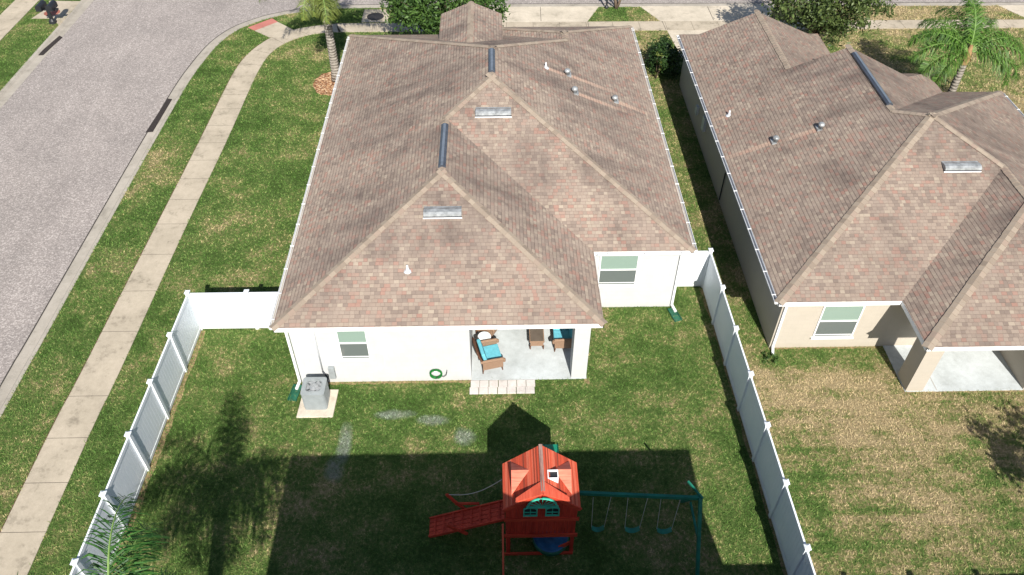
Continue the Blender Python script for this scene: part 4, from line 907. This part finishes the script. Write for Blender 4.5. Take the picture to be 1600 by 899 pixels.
# swing beam and A-frame
b0_, b1_ = Vector((2.0, 11.62, 2.22)), Vector((5.36, 11.40, 2.2))
MB().beam(b0_, b1_, .08, .11).build('swing_beam', 'teal', ps)
for s_ in (-1, 1): MB().beam(b1_+Vector((.0, s_*.05, .05)), (5.42, 11.4+s_*1.22, 0), .09, .09).build('beam_leg', 'teal', ps)
MB().beam((5.37, 10.9, 1.15), (5.37, 11.9, 1.15), .05, .09).build('leg_brace', 'teal', ps)
MB().beam((5.40, 11.30, 2.34), (5.06, 11.75, 2.48), .05, .06).build('corner_brace', 'teal', ps)
# slide at the far side
m = MB(); sx0, sx1 = 1.38, 1.80
pr = [(12.3, 1.2), (12.6, 1.22), (12.95, 1.05), (13.6, .6), (14.15, .25), (14.6, .2)]
for (y0_, z0_), (y1_, z1_) in zip(pr, pr[1:]):
    m.poly([(sx0, y0_, z0_), (sx1, y0_, z0_), (sx1, y1_, z1_), (sx0, y1_, z1_)])
    for x, e in ((sx0, -.03), (sx1, .03)): m.poly([(x, y0_, z0_), (x+e, y0_, z0_+.14), (x+e, y1_, z1_+.14), (x, y1_, z1_)])
m.build('slide', 'slide', ps)
MB().box((1.36, 12.30, 1.75), (1.84, 12.75, 1.79)).build('slide_hood', 'slide', ps)
# swings hang from the beam
def swing(x, y, label, seatw=.42, off=0):
    o = empty('swing', (x, y, 0), label, 'swing', 'swings hanging from the green beam')
    m = MB(); n = 10; zc = .46
    def pt(t, w, s_): xx = x-seatw/2+seatw*t; return (xx, y+s_*w, zc+.14*(2*t-1)**2)
    for i in range(n):
        t0, t1 = i/n, (i+1)/n
        for dz in (0, -.015): m.poly([tuple(Vector(pt(t0, .075, -1))+Vector((0, 0, dz))), tuple(Vector(pt(t1, .075, -1))+Vector((0, 0, dz))), tuple(Vector(pt(t1, .075, 1))+Vector((0, 0, dz))), tuple(Vector(pt(t0, .075, 1))+Vector((0, 0, dz)))])
    m.build('seat', 'swing', o)
    for s_ in (-1, 1):
        bx = x+s_*(seatw/2+.06); by_ = 11.51-.02*(bx-3.6)/3
        MB().tube([(x+s_*seatw/2, y, .6), (x+s_*(seatw/2+.03), (y+by_)/2, 1.4), (bx, by_, 2.14)], .007, 5).build('rope', 'chain', o)
swing(2.75, 11.5, 'green swing seat nearest the red playhouse', .36); swing(3.72, 11.45, 'middle swing with a curved green seat'); swing(4.62, 11.40, 'green swing seat nearest the end of the swing beam')
tb = empty('round_tub', (1.42, 11.45, 0), 'round blue plastic lidded tub on the ground under the playhouse deck', 'tub')
MB().lathe((1.42, 11.42, .01), [(.46, 0), (.5, .05), (.53, .2), (.50, .25)], 32).build('tub_body', 'green', tb, True); MB().lathe((1.42, 11.42, .262), [(.49, 0), (.48, .02), (.42, .03), (.40, .015), (.2, .02), (.18, .04), (.02, .05)], 32).build('lid', 'bluepl', tb, True)

# ================================================================== street furniture
def manhole(x, y, r, padpts, lab, mat):
    o = empty('manhole', (x, y, 0), lab, 'manhole'); MB().prism(padpts, -.05, .016).build('concrete_collar', 'walk', o)
    MB().lathe((x, y, .01), [(r, 0), (r, .015), (r*.96, .018), (r*.9, .012), (r*.3, .012), (r*.28, .016), (.01, .016)], 28).build('cover', mat, o)
manhole(-7.0, 45.15, .5, [(-7.75, 44.42), (-6.2, 44.42), (-6.2, 46.1), (-7.75, 46.1)], 'dark round manhole cover in a concrete collar near the street corner', 'manhole')
manhole(-26.2, 45.95, .45, [(-27.1, 45.2), (-25.6, 45.2), (-25.3, 46.6), (-26.7, 46.7)], 'rusty red round cover in a concrete collar beside the mailboxes', 'rust')
def mailbox(x, y, lab, n=1, s=1.0, hz=1.05):
    o = empty('mailbox', (x, y, 0), lab, 'mailbox'); MB().beam((x, y, 0), (x, y, hz), .1*s, .1*s).build('post', 'black', o)
    MB().lathe((x, y, 0), [(.14*s, 0), (.13*s, .1*s), (.07*s, .18*s)], 14).build('post_base', 'black', o)
    if n > 1: MB().beam((x-.4*s, y, hz+.01), (x+.4*s, y, hz+.01), .12*s, .05*s).build('bracket', 'black', o)
    for i in range(n):
        cx_ = x+(i-(n-1)/2)*.40*s; m = MB(); w_, h_, d_ = .11*s, .13*s, .26*s
        pr_ = [(-w_, 0), (w_, 0), (w_, h_)]+[(w_*math.cos(a), h_+w_*math.sin(a)) for a in np.linspace(.3, PI-.3, 6)]+[(-w_, h_)]
        nn = len(pr_); b = len(m.v); m.v += [(cx_+p[0], y-d_, hz+.04+p[1]) for p in pr_]+[(cx_+p[0], y+d_, hz+.04+p[1]) for p in pr_]
        m.f.append(tuple(b+i for i in range(nn))); m.f.append(tuple(b+nn+i for i in range(nn))[::-1])
        for j in range(nn): m.f.append((b+j, b+nn+j, b+nn+(j+1) % nn, b+(j+1) % nn))
        bx_ = m.build('box', 'black', o); MB().box((cx_+w_+.002, y+.02, hz+.08), (cx_+w_+.012, y+.14, hz+.2)).build('flag', 'darkmetal', bx_)
mailbox(-25.62, 44.62, 'pair of large black mailboxes on one post at the far side of the left street', 2, 1.5, .82)
mailbox(6.78, 46.15, 'left one of two small black mailboxes on the grass island between driveways', 1, .95)
mailbox(7.4, 46.25, 'right small black mailbox beside the forked young tree on the grass island', 1, .95)

# ================================================================== vegetation
def leaf_cloud(cent, rad, nclump, nleaf, size, seed, flat=.8, gap=.35):
    R = np.random.default_rng(seed); out = []
    dirs = R.normal(size=(nclump, 3)); dirs /= np.linalg.norm(dirs, axis=1)[:, None]
    rr_ = R.uniform(.35, 1.0, nclump)**.6; C_ = dirs*rr_[:, None]*np.array(rad)*R.uniform(.8, 1.1, (nclump, 1))
    V = []; cl = []
    for c in C_:
        k = int(nleaf*R.uniform(.6, 1.3)); cr = min(rad)*R.uniform(.22, .36)
        p = R.normal(size=(k, 3))*cr*.55*np.array([1, 1, flat])+c; V.append(p)
    P = np.concatenate(V)+np.array(cent); n = len(P)
    a = R.normal(size=(n, 3)); a /= np.linalg.norm(a, axis=1)[:, None]; u = R.normal(size=(n, 3)); b = np.cross(a, u); b /= np.linalg.norm(b, axis=1)[:, None]
    s = size*R.uniform(.6, 1.3, (n, 1)); Q = np.stack([P-a*s, P+b*s*.45, P+a*s, P-b*s*.45], 1).reshape(-1, 3)
    return Q, n, C_+np.array(cent)
def mesh_from_quads(name, Q, n, mat, parent, k=4):
    me = bpy.data.meshes.new(name); off = np.array(wloc(parent)) if parent else 0
    Q = (Q-off).astype(np.float32); me.vertices.add(len(Q)); me.vertices.foreach_set('co', Q.ravel())
    me.loops.add(n*k); me.loops.foreach_set('vertex_index', np.arange(n*k, dtype=np.int32)); me.polygons.add(n); me.polygons.foreach_set('loop_start', np.arange(0, n*k, k, dtype=np.int32)); me.update(calc_edges=True); me.validate()
    me.materials.append(MT[mat]); o = bpy.data.objects.new(name, me); COL.objects.link(o)
    if parent: o.parent = parent
    return o
def broad_tree(x, y, hc, rad, label, mat, seed, nclump=70, nleaf=95, size=.11, trunks=1, base_h=1.2):
    o = empty('tree', (x, y, 0), label, 'tree'); random.seed(seed)
    Q, n, C_ = leaf_cloud((x, y, hc), rad, nclump, nleaf, size, seed); mesh_from_quads('crown', Q, n, mat, o)
    m = MB()
    for k in range(trunks):
        dx = (k-(trunks-1)/2)*.5; m.tube([(x+dx*.1, y, 0), (x+dx*.5+.05, y, base_h*.5), (x+dx, y+.05, base_h), (x+dx*1.3, y, hc-.3*rad[2])], [.13/trunks**.5, .11/trunks**.5, .09/trunks**.5, .06], 8)
    for c in C_[::3]:
        s = Vector((x, y, base_h+random.uniform(0, .6))); e = Vector(c); mid = s.lerp(e, .5)+Vector((0, 0, .15)); m.tube([s, mid, e], [.045, .028, .01], 5)
    m.build('trunk', 'bark', o, True)
broad_tree(-2.35, 40.0, 3.2, (3.1, 2.1, 1.9), 'leafy green tree in front of the main house beyond its roof peak', 'leaf', 21, 105, 130, .11)
broad_tree(17.2, 39.8, 3.5, (3.3, 2.3, 1.9), 'olive green leafy tree behind the neighbouring house front gable', 'leafb', 33, 100, 120, .11)
broad_tree(7.35, 46.05, 3.6, (1.1, 1.1, 1.0), 'young tree with a forked bare trunk on the grass island beside the mailboxes', 'leaf', 5, 26, 50, .07, 2, .9)
# hedge and shrub at the shaded side of the neighbour
o = empty('hedge', (9.0, 38.3, 0), 'dark clipped shrub at the front corner of the tan house', 'shrub')
Q, n, C_ = leaf_cloud((9.05, 38.4, .8), (.95, 1.5, .85), 60, 120, .07, 9); mesh_from_quads('foliage', Q, n, 'hedge', o)
m = MB(); [m.tube([(8.95, 38.7, 0), tuple(c)], [.03, .01], 5) for c in C_[::4]]; m.build('stems', 'bark', o)
o = empty('shrub', (8.35, 37.4, 0), 'thin upright sapling with yellowish leaves in the shaded side yard', 'shrub')
Q, n, C_ = leaf_cloud((8.45, 37.6, 1.0), (.22, .5, .8), 14, 22, .05, 13); mesh_from_quads('foliage', Q, n, 'frondy', o)
m = MB(); [m.tube([(8.45, 37.6, 0), tuple(c)], [.02, .008], 5) for c in C_[::2]]; m.build('stems', 'bark', o)
# weeds by the neighbour's corner
o = empty('weed_clump', (9.45, 18.2, 0), 'low green weeds growing at the corner of the tan house', 'weeds'); Q, n, _ = leaf_cloud((9.45, 18.15, .1), (.3, .35, .14), 12, 30, .05, 3); mesh_from_quads('foliage', Q, n, 'leaf', o)

def palm(x, y, zc, fronds, label, mat, seed, length=3.0, nleaf=46, lw=.035, ll=.65, lean=(0, 0), tr=(.24, .17), plume=.45):
    R = random.Random(seed); o = empty('palm_tree', (x, y, 0), label, 'palm')
    top = Vector((x+lean[0], y+lean[1], zc))
    m = MB(); n = 10; pts = [Vector((x, y, 0)).lerp(top, i/n) for i in range(n+1)]; m.tube(pts, [tr[0]*1.25, tr[0]]+[tr[0]+(tr[1]-tr[0])*i/n for i in range(2, n+1)], 12); m.build('trunk', 'palmbark', o, True)
    cs = MB(); cs.tube([top-Vector((0, 0, .5)), top-Vector((0, 0, .1)), top+Vector((0, 0, .45))], [tr[1]*1.05, tr[1]*1.3, .07], 10)
    for k in range(7): a = R.uniform(0, 2*PI); cs.tube([top+Vector((.12*math.cos(a), .12*math.sin(a), -.1)), top+Vector((.3*math.cos(a), .3*math.sin(a), -.35-R.random()*.2))], [.05, .02], 5)
    cs.build('crown_shaft', 'deadfrond', o)
    V = []; rac = MB()
    if isinstance(fronds, int): fronds = [(i*2.399+R.uniform(-.2, .2), math.radians(80-100*(i/(fronds-1))**.8+R.uniform(-8, 8)), R.uniform(.85, 1.1)) for i in range(fronds)]
    for az, el, ls in fronds:
        Lf = length*ls; seg = 14; p = top+Vector((0, 0, .15)); P = [p.copy()]; e = el; droop = R.uniform(1.5, 2.0)
        for i in range(seg):
            e2 = e-droop*((i+1)/seg)**1.6*.95; d = Vector((math.cos(az)*math.cos(e2), math.sin(az)*math.cos(e2), math.sin(e2))); p = p+d*Lf/seg; P.append(p.copy())
        rac.tube(P, [.03*(1-i/(seg+2))+.004 for i in range(seg+1)], 5)
        for j in range(nleaf):
            t = .10+.90*j/nleaf; f = t*seg; i = min(int(f), seg-1); q = P[i].lerp(P[i+1], f-i); d = (P[i+1]-P[i]).normalized()
            side0 = d.cross(Vector((0, 0, 1)))
            if side0.length < .1: side0 = Vector((1, 0, 0))
            side0.normalize(); upv = side0.cross(d)
            for s_ in (-1, 1):
                l = ll*(math.sin(PI*min(1, .12+t*.86))**.6)*R.uniform(.75, 1.1); lift = R.uniform(-.8*plume, plume)
                dr_ = (side0*s_*R.uniform(.75, 1)+d*R.uniform(.35, .75)+upv*lift).normalized()
                a = q; b = q+dr_*l*.5; c = q+dr_*l*.92+Vector((0, 0, -l*R.uniform(.25, .55))); wv = d*lw*R.uniform(.7, 1.1)
                V += [a-wv*.3, a+wv*.3, b+wv*.5, b-wv*.5, b-wv*.5, b+wv*.5, c+wv*.08, c-wv*.08]
    rac.build('rachis', 'rachis', o); Q = np.array([tuple(v) for v in V]); mesh_from_quads('crown', Q, len(Q)//4, mat, o)
    return o
def D(a): return math.radians(a)
palm(-8.25, 37.75, 5.15, [(D(-92), D(-30), .55), (D(-70), D(5), .7), (D(-110), D(10), .75)]+[(D(a), D(e), s) for a, e, s in [(-78, 15, .85), (-100, 0, .6), (-60, -12, .6), (-85, -25, .5), (170, 22, 1.1), (150, 40, 1.1), (195, 30, 1.05), (10, 25, 1.05), (-10, 35, 1.05), (35, 30, 1.1), (60, 20, 1), (90, 30, 1.1), (120, 15, 1), (75, 55, 1), (200, 60, 1), (-30, 60, .9), (-150, 55, .9), (100, 75, .9)]], 'tall palm in a mulch ring at the left front corner of the main house', 'frondy', 3, 3.5, 64, .05, .62)
palm(21.9, 33.6, 3.4, [(D(a), D(e), s) for a, e, s in [(185, 30, 1.0), (200, 18, 1.05), (168, 42, 1.0), (214, 14, .85), (326, 10, .85), (338, 12, .95), (350, 28, 1), (8, 35, 1.05), (28, 40, 1.0), (50, 45, 1.1), (75, 58, 1.1), (100, 50, 1.1), (125, 42, 1.0), (145, 34, 1.0), (90, 82, 1), (60, 20, .9), (120, 15, .9)]], 'bushy palm with arching fronds on the right neighbour front lawn', 'frond', 8, 3.1, 110, .042, .72, (0, 0), (.2, .15), .8)
palm(-7.3, 6.5, 5.6, [(D(a), D(e), s) for a, e, s in [(97, 66, 1.08), (88, 52, .85), (20, 28, .95), (0, 45, 1.15), (-25, 30, .95), (-50, 50, .9), (-80, 20, .9), (-110, 50, .9), (-140, 30, .9), (-165, 50, .95), (180, 28, 1.1), (172, 62, .95), (-160, 40, 1.1), (-20, 42, 1.1), (-90, 75, .8), (200, 5, .8), (-15, -5, .75), (-60, -30, .7), (-130, -25, .7), (66, 10, .62)]], 'dark green palm rising over the left fence in the near corner of the yard', 'frondd', 14, 2.9, 80, .034, .8, (0, 0), (.24, .18), 1.0)
palm(-25.2, 25.3, 5.3, 20, 'palm beyond the left street whose fronds shade the asphalt', 'frond', 17, 3.7, 40, .05, .6)
palm(17.0, 8.6, 4.3, 14, 'small palm in the near right corner of the neighbouring yard', 'frond', 19, 2.2, 36, .045, .55) if False else None
broad_tree(17.6, 8.2, 4.6, (1.5, 1.5, 1.3), 'rounded tree at the near right edge of the neighbouring yard', 'leaf', 44, 40, 80, .10)
# mulch ring
tag(MB().prism([(-8.45+.95*math.cos(t)*random.uniform(.94, 1.06), 37.45+1.25*math.sin(t)*random.uniform(.94, 1.06)) for t in np.linspace(0, 2*PI, 28)[:-1]], -.01, .03).build('mulch_bed', 'mulch'), kind='stuff')

# ------------------------------------------------------------------ grass blades, one mesh
def inpoly(px, py, poly):
    c = np.zeros(len(px), bool); j = len(poly)-1
    for i in range(len(poly)):
        xi, yi = poly[i]; xj, yj = poly[j]
        k = ((yi > py) != (yj > py)) & (px < (xj-xi)*(py-yi)/(yj-yi+1e-12)+xi); c ^= k; j = i
    return c
lotp = [(p[0], p[1]) for p in offs(RE, .64)]+[(200, -60)]
walkp = [tuple(p) for p in W0]+[tuple(p) for p in reversed(W1)]
ex = [walkp, [(wx0, wyr), (wxr+.03, wyr), (wxr+.03, wyr2), (wx1, wyr2), (wx1, YG-ov), (-.1, YG-ov), (-.1, wyf), (wx0, wyf)], [(a0, ay), (b0, ay), (b0, by), (w1-ov, by), (w1-ov, nyn-ov), (r1e-ov, nyn-ov), (r1e-ov, g1f-ov), (r2e-ov, g1f-ov), (r2e-ov, g2f-ov), (a0, g2f-ov)],
      [(-.99, 16.78), (1.26, 16.78), (1.26, 17.4), (-.99, 17.4)], [(-6.6, 15.93), (-5.42, 15.93), (-5.38, 17.05), (-6.55, 17.08)],
      [(.1, 37), (5.5, 37), (5.45, 44.3), (6.35, 46.4), (-.6, 46.4), (.1, 44.3)], [(10.5, 36.9), (16, 36.9), (16.1, 44.26), (17, 46.4), (8.8, 46.4), (9.75, 44.3), (9.95, 43.1)],
      [(-14.25, 43.87), (-13.04, 45.07), (-11.55, 43.55), (-12.7, 42.55)], [(-7.78, 44.4), (-6.17, 44.4), (-6.17, 46.1), (-7.78, 46.1)], [(31.6, 44.2), (37, 44.1), (38, 46.2), (30.6, 46.2)],
      [(-9.4, 36.4), (-7.5, 36.4), (-7.5, 38.6), (-9.4, 38.6)]]
def scatter(x0, x1, y0, y1, dens, hh, ww, poly, exc):
    N = int((x1-x0)*(y1-y0)*dens); px = rng.uniform(x0, x1, N); py = rng.uniform(y0, y1, N); k = inpoly(px, py, poly)
    for e in exc: k &= ~inpoly(px, py, e)
    px, py = px[k], py[k]; n = len(px); a = rng.uniform(0, 2*PI, n); h = hh*rng.uniform(.5, 1.3, n); w = ww*rng.uniform(.6, 1.2, n); l = rng.uniform(.4, 1.6, n)*h; h = h*.7; b = rng.uniform(0, 2*PI, n)
    z = np.zeros(n); A = np.stack([px-np.cos(a)*w, py-np.sin(a)*w, z], 1); B = np.stack([px+np.cos(a)*w, py+np.sin(a)*w, z], 1); C_ = np.stack([px+np.cos(b)*l, py+np.sin(b)*l, h], 1)
    return np.stack([A, B, C_], 1).reshape(-1, 3)
big = 1e9
parts = [scatter(-16.4, 26, 9.6, 23, 620, .075, .013, lotp, ex), scatter(-16.4, 10, 23, 47, 300, .08, .019, lotp, ex), scatter(15, 36, 31, 47, 240, .09, .023, lotp, ex)]
westp = [(-25.4, 20), (-25.3, 30), (-25.2, 40), (-25.08, 49), (-40, 49), (-40, 20)]
parts.append(scatter(-34, -25, 28, 49, 260, .055, .022, westp, [[(-29.35, 0), (-27.9, 0), (-27.6, 60), (-29.0, 60)], [(-27.1, 45.2), (-25.6, 45.2), (-25.0, 46.6), (-25.0, 47.6), (-27.0, 47.6)]]))
Q = np.concatenate(parts); go = mesh_from_quads('grass', Q, len(Q)//3, 'blades', None, 3); tag(go, kind='stuff')
print('blades', len(Q)//3)
